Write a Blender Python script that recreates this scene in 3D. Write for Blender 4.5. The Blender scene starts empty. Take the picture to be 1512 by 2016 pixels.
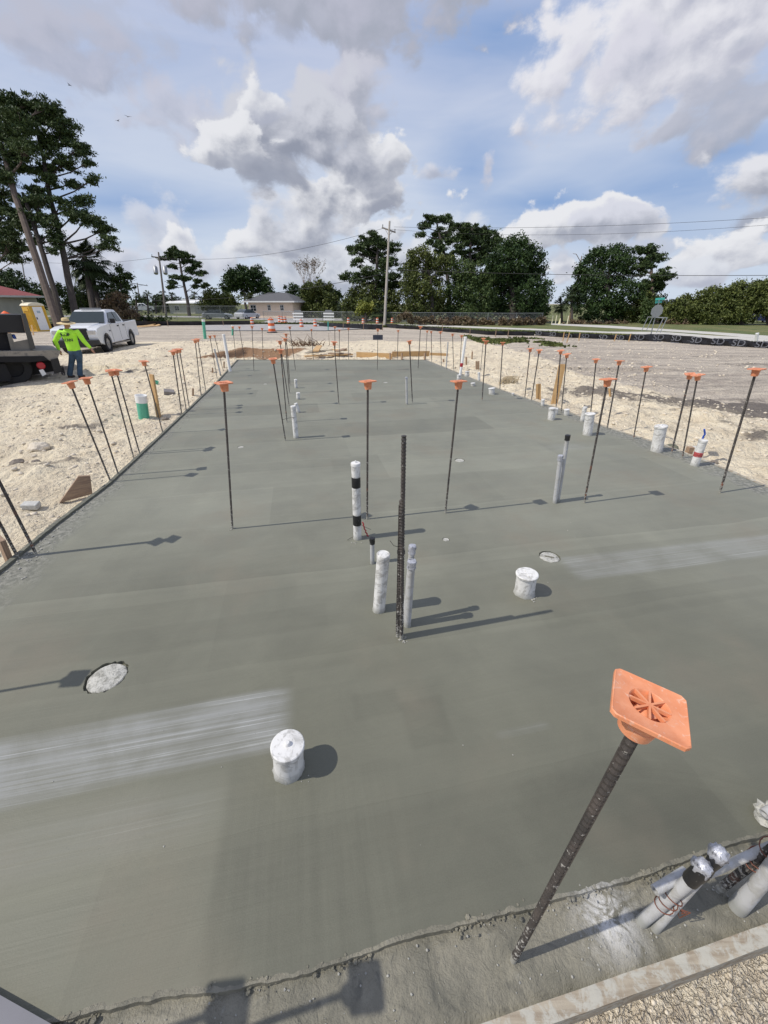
import bpy, bmesh, math, random
import numpy as np
from mathutils import Vector, Matrix, Euler
R_ = math.radians
C = bpy.context.scene.collection
random.seed(7); rng = np.random.default_rng(7)
H = 1.8                                  # eye height above the finished slab
FPX, CX, CY, YH = 765.0, 756.0, 1008.0, 597.0
PITCH = math.atan((CY-YH)/FPX)
# ------------------------------------------------------------------ camera, sun, sky, exposure
cam = bpy.data.cameras.new('camera'); co = bpy.data.objects.new('camera', cam); C.objects.link(co)
co.location = (0, 0, H); co.rotation_euler = (math.pi/2-PITCH, 0, 0)
cam.sensor_fit = 'VERTICAL'; cam.sensor_height = 36; cam.lens = 36*FPX/2016.0
cam.clip_start = 0.03; cam.clip_end = 4000
sc = bpy.context.scene; sc.camera = co
sc.view_settings.view_transform = 'Standard'; sc.view_settings.look = 'None'
sc.view_settings.exposure = 0.0; sc.view_settings.gamma = 1
SUN_EL, SH_AZ = 50.5, 13.5               # shadows fall towards +X, 13.5 degrees towards +Y
sl = bpy.data.lights.new('sun', 'SUN'); so = bpy.data.objects.new('sun', sl); C.objects.link(so)
sl.energy = 3.6; sl.angle = R_(0.55); sl.color = (1.0, 0.95, 0.87)
shd = Vector((math.cos(R_(SH_AZ)), math.sin(R_(SH_AZ)), -math.tan(R_(SUN_EL)))).normalized()
so.rotation_euler = shd.to_track_quat('-Z', 'Y').to_euler(); so.location = (-20, -5, 25)

class NT:
    """small helper for writing node maths"""
    def __init__(s, tree): s.t = tree; s.n = tree.nodes; s.l = tree.links
    def put(s, sock, v):
        if isinstance(v, bpy.types.NodeSocket): s.l.new(v, sock)
        elif v is not None:
            if hasattr(sock, 'default_value'):
                try: sock.default_value = v
                except Exception: sock.default_value = (*v, 1.0) if len(v) == 3 else v
    def m(s, op, a, b=None, c=None, clamp=False):
        n = s.n.new('ShaderNodeMath'); n.operation = op; n.use_clamp = clamp
        s.put(n.inputs[0], a); s.put(n.inputs[1], b)
        if c is not None: s.put(n.inputs[2], c)
        return n.outputs[0]
    def add(s, a, b): return s.m('ADD', a, b)
    def sub(s, a, b): return s.m('SUBTRACT', a, b)
    def mul(s, a, b): return s.m('MULTIPLY', a, b)
    def vm(s, op, a, b=None, scale=None):
        n = s.n.new('ShaderNodeVectorMath'); n.operation = op
        s.put(n.inputs[0], a)
        if b is not None: s.put(n.inputs[1], b)
        if scale is not None: s.put(n.inputs['Scale'], scale)
        return n.outputs[0] if op not in ('DOT_PRODUCT', 'LENGTH') else n.outputs['Value']
    def ss(s, v, a, b, lo=0.0, hi=1.0):
        n = s.n.new('ShaderNodeMapRange'); n.interpolation_type = 'SMOOTHSTEP'
        s.put(n.inputs[0], v); s.put(n.inputs[1], a); s.put(n.inputs[2], b); s.put(n.inputs[3], lo); s.put(n.inputs[4], hi)
        return n.outputs[0]
    def lin(s, v, a, b, lo=0.0, hi=1.0):
        n = s.n.new('ShaderNodeMapRange'); s.put(n.inputs[0], v); s.put(n.inputs[1], a); s.put(n.inputs[2], b); s.put(n.inputs[3], lo); s.put(n.inputs[4], hi)
        return n.outputs[0]
    def mix(s, f, a, b):
        n = s.n.new('ShaderNodeMix'); n.data_type = 'RGBA'; n.clamp_factor = True
        s.put(n.inputs[0], f); s.put(n.inputs[6], a); s.put(n.inputs[7], b); return n.outputs[2]
    def noise(s, vec, scale, detail=4, rough=0.55, dist=0.0, out=0, dim='3D'):
        n = s.n.new('ShaderNodeTexNoise'); n.noise_dimensions = dim; s.put(n.inputs['Vector'], vec)
        n.inputs['Scale'].default_value = scale; n.inputs['Detail'].default_value = detail
        n.inputs['Roughness'].default_value = rough; n.inputs['Distortion'].default_value = dist
        return n.outputs[out]
    def voro(s, vec, scale, feature='F1', out=0, dim='3D'):
        n = s.n.new('ShaderNodeTexVoronoi'); n.voronoi_dimensions = dim; n.feature = feature; s.put(n.inputs['Vector'], vec)
        n.inputs['Scale'].default_value = scale; return n.outputs[out]
    def white(s, vec):
        n = s.n.new('ShaderNodeTexWhiteNoise'); n.noise_dimensions = '3D'; s.put(n.inputs['Vector'], vec); return n.outputs['Value']
    def xyz(s, v):
        n = s.n.new('ShaderNodeSeparateXYZ'); s.put(n.inputs[0], v); return n.outputs
    def comb(s, x, y, z):
        n = s.n.new('ShaderNodeCombineXYZ'); s.put(n.inputs[0], x); s.put(n.inputs[1], y); s.put(n.inputs[2], z); return n.outputs[0]
    def coord(s, kind='Object'): return s.n.new('ShaderNodeTexCoord').outputs[kind]
    def bump(s, h, strength=0.5, dist=0.01):
        n = s.n.new('ShaderNodeBump'); n.inputs['Strength'].default_value = strength; n.inputs['Distance'].default_value = dist
        s.put(n.inputs['Height'], h); return n.outputs[0]

def pix_dir(x, y):
    """direction seen at a place of the photograph, used to lay out the clouds over the compass"""
    v = Vector(((x-CX)/FPX, math.cos(PITCH)-math.sin(PITCH)*(y-CY)/FPX, -math.sin(PITCH)-math.cos(PITCH)*(y-CY)/FPX)).normalized()
    return math.atan2(v.x, v.y), math.asin(v.z)

def build_world():
    w = bpy.data.worlds.new('World'); sc.world = w; w.use_nodes = True
    q = NT(w.node_tree); q.n.clear()
    out = q.n.new('ShaderNodeOutputWorld'); bg = q.n.new('ShaderNodeBackground'); q.l.new(bg.outputs[0], out.inputs[0])
    sky = q.n.new('ShaderNodeTexSky'); sky.sky_type = 'NISHITA'; sky.sun_disc = False
    sky.sun_elevation = R_(SUN_EL); sky.sun_rotation = math.atan2(-shd.x, -shd.y)
    sky.air_density = 1.0; sky.dust_density = 1.2; sky.ozone_density = 2.0
    d = q.coord('Generated'); X, Y, Z = q.xyz(d)[:3]
    az = q.m('ARCTAN2', X, Y); el = q.m('ARCSINE', Z)
    # puffy noise and a copy shifted towards the sun: their difference lights the billows
    P1 = q.comb(q.mul(az, 1.0), q.mul(el, 1.35), 0.0)
    warp = q.vm('SCALE', q.vm('SUBTRACT', q.noise(P1, 5.0, 2, 0.5, out=1, dim='2D'), (0.5, 0.5, 0.5)), scale=0.05)
    P2 = q.vm('ADD', P1, warp)
    def bil(p):
        a = q.noise(p, 8.5, 7, 0.60, dim='2D')
        b = q.voro(p, 20.0, 'SMOOTH_F1', dim='2D')
        return q.add(q.mul(a, 0.85), q.mul(q.sub(0.5, b), 0.30))
    n1 = bil(P2); n2 = bil(q.vm('ADD', P2, (-0.012, 0.016, 0)))
    lit = q.mul(q.sub(n1, n2), 2.2)
    soft = q.noise(P2, 4.0, 3, 0.5, dim='2D')
    # high veil over the blue
    pz = q.m('MAXIMUM', q.add(Z, 0.13), 0.05)
    pl = q.comb(q.mul(q.m('DIVIDE', X, pz), 0.45), q.m('DIVIDE', Y, pz), 0.0)
    veil = q.noise(pl, 0.8, 5, 0.55, 0.6, dim='2D')
    veil2 = q.noise(q.comb(q.mul(az, 1.1), q.mul(el, 5.5), 1.0), 2.3, 4, 0.55, 0.4, dim='2D')
    # blue holes to the right, low
    def hole(px, py, ra, re):
        a0, e0 = pix_dir(px, py)
        dx = q.m('DIVIDE', q.sub(az, a0), ra); dy = q.m('DIVIDE', q.sub(el, e0), re)
        return q.m('SUBTRACT', 1.0, q.m('SQRT', q.add(q.mul(dx, dx), q.mul(dy, dy))), clamp=True)
    hs = None
    for h in [(1330, 385, .30, .10), (1080, 400, .22, .055), (980, 60, .28, .07), (240, 400, .35, .05), (930, 330, .12, .08), (1420, 300, .2, .04)]:
        v = hole(*h); hs = v if hs is None else q.m('MAXIMUM', hs, v)
    vfac = q.add(q.mul(veil, 0.55), q.mul(veil2, 0.75))
    vfac = q.sub(q.ss(vfac, 0.36, 0.76, 0.70, 1.0), q.mul(hs, 0.62))
    base = q.mix(1.0, sky.outputs[0], sky.outputs[0])
    blue = q.mix(0.85, base, (2.5, 4.2, 7.7, 1))
    veilc = q.mix(q.ss(el, 0.02, 0.6), (7.0, 7.9, 9.3, 1), (5.3, 5.9, 8.1, 1))
    col = q.mix(q.m('MAXIMUM', vfac, 0.0), blue, veilc)
    col = q.mix(q.ss(el, 0.16, -0.02, 0.0, 0.8), col, (7.0, 7.9, 9.2, 1))
    # cumulus: photo place, half width, half height (radians), top tone, base tone, opacity, flatness of the base
    W = (9.2, 9.3, 9.7); G1 = (4.3, 4.6, 5.5); G2 = (3.3, 3.6, 4.5); G3 = (5.2, 5.5, 6.6)
    cl = [
     (90, 30, .20, .05, G3, G3, .5, 1.0), (150, 120, .14, .055, (5.8, 5.9, 7.0), (4.2, 4.5, 5.6), .75, 1.2),
     (690, 10, .30, .085, (5.6, 5.7, 6.8), G1, .95, 1.4), (560, 60, .10, .045, G3, (3.9, 4.2, 5.2), .6, 1.2),
     (1390, 80, .27, .13, (9.0, 9.0, 9.6), (5.4, 5.6, 6.7), 1.0, 1.3), (1480, 200, .16, .075, G3, G1, .85, 1.3), (1250, 120, .10, .05, (7.6, 7.6, 8.6), G3, .8, 1.4),
     (350, 225, .12, .055, (6.6, 6.7, 7.8), (4.6, 4.9, 6.0), .7, 1.2),
     (520, 500, .16, .045, (8.8, 9.0, 9.5), G3, .9, 1.3), (760, 460, .12, .04, W, G1, .9, 1.3), (640, 520, .33, .060, (8.4, 8.7, 9.3), (4.6, 5.0, 6.0), .95, 1.0), (800, 500, .2, .06, (8.2, 8.5, 9.2), G1, .9, 1.2), (510, 485, .10, .035, W, G1, .95, 1.6),
     (380, 520, .10, .03, (7.6, 7.9, 8.8), G3, .8, 1.3), (300, 455, .08, .045, (7.9, 8.1, 8.9), G3, .7, 1.3), (355, 478, .045, .025, W, G3, .95, 1.4),
     (120, 520, .2, .06, (7.4, 7.6, 8.6), G3, .8, 1.2),
     (610, 440, .13, .06, (8.0, 8.2, 8.9), (3.8, 4.1, 5.0), .95, 1.2),
     (700, 385, .17, .08, W, (3.7, 4.0, 4.9), 1.0, 1.3), (750, 325, .105, .06, W, (4.4, 4.7, 5.6), 1.0, 1.3), (860, 345, .055, .028, (7.6, 7.8, 8.7), (4.8, 5.1, 6.2), .85, 1.5),
     (640, 190, .10, .055, (7.0, 7.1, 8.0), G1, .95, 1.0), (705, 205, .085, .06, (6.6, 6.7, 7.7), G1, .95, 1.0),
     (575, 285, .175, .10, (7.0, 7.2, 8.0), G2, 1.0, 1.25), (530, 205, .05, .04, W, (4.8, 5.1, 6.2), .9, 1.0), (470, 300, .09, .05, W, (4.0, 4.3, 5.2), .9, 1.3), (540, 345, .12, .035, G1, G2, .9, 1.5),
     (960, 335, .022, .032, (7.4, 7.4, 8.3), (5.2, 5.4, 6.4), .85, 1.0),
     (1150, 455, .15, .058, W, (4.2, 4.5, 5.4), 1.0, 1.9), (1230, 440, .09, .035, (7.6, 7.8, 8.8), G1, .9, 1.7), (1130, 530, .06, .035, W, G3, .95, 1.2),
     (1210, 500, .16, .03, (6.4, 6.8, 7.9), G3, .8, 1.2),
     (1495, 370, .075, .06, (8.6, 8.7, 9.3), (3.8, 4.1, 5.0), 1.0, 1.3), (1500, 440, .07, .03, G1, G2, .85, 1.3), (1440, 510, .12, .06, W, (4.8, 5.1, 6.1), 1.0, 1.7), (1360, 540, .11, .03, (8.2, 8.5, 9.2), G3, .9, 1.3),
     (-900, 300, .25, .12, W, G1, 1, 1.4), (3000, 250, .2, .14, W, G1, 1, 1.4)]
    dens = q.mul(q.sub(n1, 0.475), 2.5)
    for (px, py, ra, re, top, bot, op, fl) in cl:
        a0, e0 = pix_dir(px, py); re = re*(1.3 if (py > 430 and px < 1000) else 1.0)
        dx = q.m('MULTIPLY', q.sub(az, a0), 1/ra); dy = q.m('MULTIPLY', q.sub(el, e0), 1/re)
        dyb = q.m('MAXIMUM', dy, q.mul(dy, -fl))
        r = q.m('SQRT', q.add(q.mul(dx, dx), q.mul(dyb, dyb)))
        v = q.add(q.sub(1.0 + (.10 if (ra > .12 and op > .9) else 0), r), dens)
        al = q.mul(q.ss(v, *((0.10, 0.34) if top is W else (0.04, 0.52))), op)
        sh = q.add(q.add(q.lin(dy, -0.75, 0.75), q.mul(dx, -0.10)), q.add(lit, q.mul(q.sub(soft, 0.5), 0.9)))
        sh = q.add(sh, q.ss(v, 0.75, 0.2, 0.0, 0.16))
        col = q.mix(al, col, q.mix(q.ss(sh, -0.05, 1.05), (*bot, 1), (*top, 1)))
    q.l.new(col, bg.inputs[0]); bg.inputs[1].default_value = 0.088
build_world()
sc.world.cycles.sampling_method = 'MANUAL'; sc.world.cycles.sample_map_resolution = 256

# ------------------------------------------------------------------ geometry helpers
def ray(x, y):
    return Vector(((x-CX)/FPX, math.cos(PITCH)-math.sin(PITCH)*(y-CY)/FPX, -math.sin(PITCH)-math.cos(PITCH)*(y-CY)/FPX))
def P(x, y, z=0.0):
    """point of the level plane z"""
    r = ray(x, y); t = (z-H)/r.z; return Vector((0, 0, H))+r*t
def D(x, y, t):
    """point at depth t"""
    return Vector((0, 0, H))+ray(x, y)*t
GZ = -0.42
# slab outline measured on the level of its top
LEFT = [P(*q) for q in [(469, 709), (425, 757), (375, 805), (300, 877), (218, 954), (110, 1037), (0, 1130)]]
RIGHT = [P(*q) for q in [(839, 709), (924, 743), (985, 767), (1040, 786), (1112, 808), (1191, 841), (1302, 875), (1403, 914), (1512, 960)]]
def ext(a, b, d): v = (b-a).normalized(); return b+v*d
LEFT.append(ext(LEFT[-2], LEFT[-1], 2.75)); RIGHT.append(ext(RIGHT[-2], RIGHT[-1], 2.75))
BOARD = [P(947, 2016, -0.004), P(1512, 1817, -0.004)]
bdir = (BOARD[1]-BOARD[0]).normalized(); b0 = BOARD[0]
def board_pt(s, off=0.0, z=0.0):
    n = Vector((-bdir.y, bdir.x, 0)); p = b0+bdir*s+n*off; return Vector((p.x, p.y, z))
crack_px = [(101, 2011), (298, 1969), (565, 1921), (714, 1874), (900, 1823), (1062, 1776), (1240, 1730), (1378, 1685), (1512, 1640)]
CRACK = [P(*q) for q in crack_px]
def edge_x(poly, y):
    ys = [p.y for p in poly]; xs = [p.x for p in poly]
    o = np.argsort(ys); return np.interp(y, np.array(ys)[o], np.array(xs)[o])

def vnoise(x, y, seed=0):
    xi = np.floor(x).astype(np.int64); yi = np.floor(y).astype(np.int64); xf = x-xi; yf = y-yi
    def h(a, b):
        n = (a*374761393+b*668265263+seed*974634777) & 0xffffffff
        n = ((n ^ (n >> 13))*1274126177) & 0xffffffff
        return ((n ^ (n >> 16)) & 0xffff)/65535.0
    u = xf*xf*(3-2*xf); v = yf*yf*(3-2*yf)
    return (h(xi, yi)*(1-u)+h(xi+1, yi)*u)*(1-v)+(h(xi, yi+1)*(1-u)+h(xi+1, yi+1)*u)*v
def fbm(x, y, o=4, seed=0):
    s = 0; a = 0.5
    for k in range(o): s = s+a*(vnoise(x*2**k+k*17.3, y*2**k-k*9.1, seed+k)-0.5)*2; a *= 0.5
    return s
def sstep(v, a, b): t = np.clip((v-a)/(b-a), 0, 1); return t*t*(3-2*t)
NX, NY = -bdir.y, bdir.x
def slab_dist(x, y):
    """signed distance outside the formwork, roughly"""
    dl = edge_x(LEFT, y)-x; dr = x-edge_x(RIGHT, y); df = y-LEFT[0].y
    dn = -((x-b0.x)*NX+(y-b0.y)*NY)
    return np.maximum(np.maximum(dl, dr), np.maximum(df, dn)), dl, dr, df, dn
pitq = [P(450, 699, -.1), P(560, 699, -.1), P(562, 680, -.1), P(468, 680, -.1)]
pit_c = sum(pitq, Vector())/4
BUMPS = [(P(70, 880, -.15), .5, .10), (P(60, 950, -.1), .6, .10), (P(120, 850, -.2), .9, .12), (P(1230, 800, -.3), 1.0, .14), (P(1400, 830, -.2), .8, .14), (P(1130, 770, -.3), .9, .12),
         (P(1010, 750, -.3), .8, .10), (P(700, 665, -.4), 5, .12), (P(420, 680, -.4), 3.0, .22), (P(250, 715, -.4), 2.2, .16), (P(1400, 697, -.42), 1.3, .16), (P(1480, 706, -.42), 1.5, .18), (P(1300, 689, -.42), 1.3, .10)]
def gz(x, y):
    x = np.asarray(x, float); y = np.asarray(y, float)
    d, dl, dr, df, dn = slab_dist(x, y)
    z = -0.075-0.345*sstep(d, 0.25, 6.5)-0.05*(dn > 0)*(dn > dr)*(dn > dl)
    z = np.where((df > 0), -0.16-0.26*sstep(d, .3, 12), z)
    amp = sstep(d, -0.02, 0.5)*(1-0.9*sstep(d, 8, 16))
    near = 1-sstep(d, 3, 7)
    z = z+amp*(0.070*fbm(x*1.1, y*1.1, 3, 3)+(0.040+.035*near)*fbm(x*3.7, y*3.7, 3, 9)+(0.018+.018*near)*fbm(x*11, y*11, 3, 21)*(d < 9))
    ridg = 1-np.abs(fbm(x*2.1, y*2.1, 3, 40))*2.2
    z = z+amp*0.035*np.clip(ridg, 0, 1)*(d < 12)
    for c, r, h in BUMPS:
        z = z+amp*h*np.exp(-((x-c.x)**2+(y-c.y)**2)/r**2)
    pd = np.maximum(np.abs(x-pit_c.x)/1.6, np.abs(y-pit_c.y)/2.6)
    z = z-0.30*(1-sstep(pd, 0.75, 1.0))
    return np.where(d < -0.02, -0.14, z)
def PG(x, y):
    z = -0.2
    for k in range(6):
        p = P(x, y, z); z = 0.5*z+0.5*float(gz(p.x, p.y))
    p = P(x, y, z); p.z = float(gz(p.x, p.y)); return p

def tag(o, label=None, cat=None, group=None, kind=None):
    if label: o['label'] = label
    if cat: o['category'] = cat
    if group: o['group'] = group
    if kind: o['kind'] = kind
    return o
def empty(name, loc=(0, 0, 0), rot=(0, 0, 0), label=None, cat=None, group=None):
    o = bpy.data.objects.new(name, None); C.objects.link(o); o.location = loc; o.rotation_euler = rot
    o.empty_display_size = 0.1
    return tag(o, label, cat, group)
class MB:
    def __init__(s): s.v = []; s.f = []; s.smooth = []
    def add(s, vs, fs, smooth=False, M=None):
        k = len(s.v)
        for p in vs: s.v.append(tuple(M @ Vector(p)) if M is not None else tuple(p))
        for f in fs: s.f.append([i+k for i in f]); s.smooth.append(smooth)
        return s
    def box(s, c, sz, M=None, rot=None):
        x, y, z = [a/2 for a in sz]; vs = [Vector((i*x, j*y, k*z)) for i in (-1, 1) for j in (-1, 1) for k in (-1, 1)]
        if rot is not None: rm = Euler(rot).to_matrix(); vs = [rm @ v for v in vs]
        vs = [v+Vector(c) for v in vs]
        return s.add(vs, [(0, 1, 3, 2), (4, 6, 7, 5), (0, 4, 5, 1), (2, 3, 7, 6), (0, 2, 6, 4), (1, 5, 7, 3)], M=M)
    def tube(s, pts, r, n=10, caps=True, M=None, smooth=True):
        pts = [Vector(p) for p in pts]; rs = r if hasattr(r, '__len__') else [r]*len(pts)
        vs = []; fs = []; prev = None
        for i, p in enumerate(pts):
            a = pts[max(i-1, 0)]; b = pts[min(i+1, len(pts)-1)]; t = (b-a).normalized()
            if prev is None: u = t.orthogonal().normalized()
            else: u = (prev-t*prev.dot(t)).normalized()
            prev = u; w = t.cross(u)
            for k in range(n):
                an = 2*math.pi*k/n; vs.append(p+(u*math.cos(an)+w*math.sin(an))*rs[i])
        for i in range(len(pts)-1):
            for k in range(n): a = i*n+k; b = i*n+(k+1) % n; fs.append((a, b, b+n, a+n))
        if caps: fs.append(tuple(range(n-1, -1, -1))); fs.append(tuple(range((len(pts)-1)*n, len(pts)*n)))
        return s.add(vs, fs, smooth, M)
    def lathe(s, prof, n=24, M=None, smooth=True, bump=None):
        vs = []; fs = []
        for i, (r, z) in enumerate(prof):
            for k in range(n):
                an = 2*math.pi*k/n; rr = r*(1+(bump(i, k) if bump else 0)); vs.append((rr*math.cos(an), rr*math.sin(an), z))
        for i in range(len(prof)-1):
            for k in range(n): a = i*n+k; b = i*n+(k+1) % n; fs.append((a, b, b+n, a+n))
        if prof[0][0] > 1e-5: fs.append(tuple(range(n-1, -1, -1)))
        if prof[-1][0] > 1e-5: fs.append(tuple(range((len(prof)-1)*n, len(prof)*n)))
        return s.add(vs, fs, smooth, M)
    def prism(s, poly, z0, z1, M=None, smooth=False):
        n = len(poly); vs = [(p[0], p[1], z0) for p in poly]+[(p[0], p[1], z1) for p in poly]
        fs = [tuple(range(n-1, -1, -1)), tuple(range(n, 2*n))]+[(k, (k+1) % n, (k+1) % n+n, k+n) for k in range(n)]
        return s.add(vs, fs, smooth, M)
    def lump(s, c, r, seed=0, sq=0.7, n=8, M=None):
        rr = random.Random(seed); vs = []; fs = []; m = max(4, n//2)
        for i in range(m+1):
            th = math.pi*i/m
            for k in range(n):
                ph = 2*math.pi*k/n; q = r*(0.75+0.5*rr.random()) if 0 < i < m else r*0.9
                vs.append((c[0]+q*math.sin(th)*math.cos(ph), c[1]+q*math.sin(th)*math.sin(ph), c[2]+q*math.cos(th)*sq))
        for i in range(m):
            for k in range(n): a = i*n+k; b = i*n+(k+1) % n; fs.append((a, b, b+n, a+n))
        return s.add(vs, fs, False, M)
    def mesh(s, name, mat):
        me = bpy.data.meshes.new(name); me.from_pydata(s.v, [], s.f)
        me.polygons.foreach_set('use_smooth', s.smooth); me.validate(); me.update()
        if any(s.smooth):
            try: me.set_sharp_from_angle(angle=R_(38))
            except Exception: pass
        for m_ in (mat if isinstance(mat, (list, tuple)) else [mat]): me.materials.append(m_)
        return me
    def build(s, name, mat, parent=None, bevel=0):
        o = bpy.data.objects.new(name, s.mesh(name, mat)); C.objects.link(o)
        if parent is not None: o.parent = parent
        if bevel:
            b = o.modifiers.new('bevel', 'BEVEL'); b.width = bevel; b.segments = 2; b.limit_method = 'ANGLE'
        return o
def copy_tree(o, parent=None):
    c = o.copy(); C.objects.link(c); c.parent = parent
    for ch in o.children: copy_tree(ch, c)
    return c
def text_mesh(txt, size, mat, name, parent=None, M=None, extrude=0.002, bold=False):
    cu = bpy.data.curves.new('txt', 'FONT'); cu.body = txt; cu.size = size; cu.extrude = extrude; cu.align_x = 'CENTER'; cu.align_y = 'CENTER'
    if bold: cu.offset = size*0.02
    t = bpy.data.objects.new('txt', cu); C.objects.link(t)
    dg = bpy.context.evaluated_depsgraph_get(); me = bpy.data.meshes.new_from_object(t.evaluated_get(dg))
    C.objects.unlink(t); bpy.data.objects.remove(t)
    if M is not None: me.transform(M)
    me.materials.clear(); me.materials.append(mat); me.name = name
    o = bpy.data.objects.new(name, me); C.objects.link(o); o.parent = parent; return o

# ------------------------------------------------------------------ materials
def mat(name, fn):
    m = bpy.data.materials.new(name); m.use_nodes = True; q = NT(m.node_tree)
    b = [n for n in q.n if n.type == 'BSDF_PRINCIPLED'][0]; fn(q, b); return m
def simple(name, col, rough=0.6, var=0.15, scale=6.0, metal=0.0, bump=0.0, dirt=None, dirt_amt=0.3, dscale=9.0):
    def f(q, b):
        c = q.coord(); n = q.noise(c, scale, 5, 0.6)
        k = q.lin(n, 0.25, 0.75, 1-var, 1+var)
        cc = q.vm('SCALE', (*col,), scale=k)
        if dirt is not None:
            d = q.noise(c, dscale, 6, 0.65, 0.4); cc = q.mix(q.ss(d, 0.62-dirt_amt, 0.80-dirt_amt), cc, (*dirt, 1))
        q.put(b.inputs['Base Color'], cc); b.inputs['Roughness'].default_value = rough; b.inputs['Metallic'].default_value = metal
        if bump: q.put(b.inputs['Normal'], q.bump(n, 0.6, bump))
    return mat(name, f)

def f_ground(q, b):
    c = q.coord(); at = q.n.new('ShaderNodeAttribute'); at.attribute_name = 'zone'; zr = q.xyz(at.outputs['Vector'])
    big = q.noise(c, 0.5, 5, 0.6); med = q.noise(c, 3.0, 6, 0.62, 0.3); fine = q.noise(c, 28, 5, 0.65); vf = q.noise(c, 120, 3, 0.6)
    sand = q.mix(q.ss(med, 0.3, 0.7), (0.84, 0.74, 0.55, 1), (0.68, 0.58, 0.42, 1))
    sand = q.mix(q.mul(q.ss(q.noise(c, 1.7, 6, .65, .5), 0.50, 0.70), 0.55), sand, (0.60, 0.505, 0.375, 1)); sand = q.mix(q.mul(q.ss(big, 0.46, 0.68), 0.5), sand, (0.50, 0.42, 0.33, 1))
    sand = q.mix(q.ss(fine, 0.52, 0.78, 0, 0.45), sand, (0.86, 0.80, 0.66, 1))
    strk = q.noise(q.vm('MULTIPLY', c, (0.12, 1.0, 1.0)), 1.6, 6, 0.65, 0.5)
    dirt = q.mix(q.ss(strk, 0.3, 0.7), (0.60, 0.53, 0.43, 1), (0.36, 0.31, 0.26, 1))
    dirt = q.mix(q.ss(med, 0.48, 0.72, 0, 0.6), dirt, (0.68, 0.60, 0.47, 1))
    zz = q.add(zr[0], q.mul(q.sub(q.noise(c, 0.7, 6, 0.62), 0.5), 1.5)); trk = q.noise(q.comb(q.mul(q.xyz(c)[0], .10), q.xyz(c)[1], q.mul(q.xyz(c)[0], .02)), 4.2, 4, .6, .8); dirt = q.mix(q.ss(trk, .52, .66, 0, .65), dirt, (.27, .235, .20, 1))
    col = q.mix(q.ss(zz, 0.35, 0.65), sand, dirt)
    dk = q.mul(q.ss(q.add(zr[1], q.add(q.mul(q.sub(med, 0.5), 2.0), q.mul(q.sub(q.noise(c, 1.3, 5, .6, .6), .5), 1.6))), 0.35, 0.85), 0.80)
    col = q.mix(dk, col, (0.115, 0.10, 0.092, 1))
    col = q.mix(q.ss(q.add(zr[2], q.mul(q.sub(med, 0.5), 0.5)), 0.35, 0.6, 0, 0.9), col, (0.26, 0.14, 0.07, 1))
    sp = q.ss(q.voro(c, 60, 'F1'), 0.16, 0.06)
    col = q.mix(q.mul(sp, 0.45), col, (0.22, 0.18, 0.14, 1))
    crk = q.voro(q.vm('ADD', c, q.vm('SCALE', q.noise(c, 30, 3, .6, out=1), scale=.05)), 44, 'DISTANCE_TO_EDGE'); nearz = q.ss(q.xyz(c)[1], .95, .6)
    col = q.mix(q.mul(nearz, .75), col, q.mix(q.ss(fine, .4, .65), (0.74, 0.66, 0.52, 1), (0.56, 0.47, 0.35, 1)))
    col = q.mix(q.mul(q.mul(nearz, q.ss(crk, .13, .0)), q.ss(med, .44, .66, 0, .35)), col, (0.26, 0.20, 0.14, 1))
    q.put(b.inputs['Base Color'], col); b.inputs['Roughness'].default_value = 0.95; b.inputs['Specular IOR Level'].default_value = 0.15
    lm = q.sub(0.5, q.voro(c, 14, 'F1'))
    hgt = q.add(q.add(q.mul(q.mul(nearz, q.ss(crk, 0.0, .15)), .10), q.add(q.mul(fine, 0.35), q.mul(vf, 0.08))), q.add(q.mul(med, 1.2), q.mul(lm, 0.22)))
    q.put(b.inputs['Normal'], q.bump(hgt, 1.0, 0.13))
M_ground = mat('sand_and_dirt', f_ground)

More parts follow.
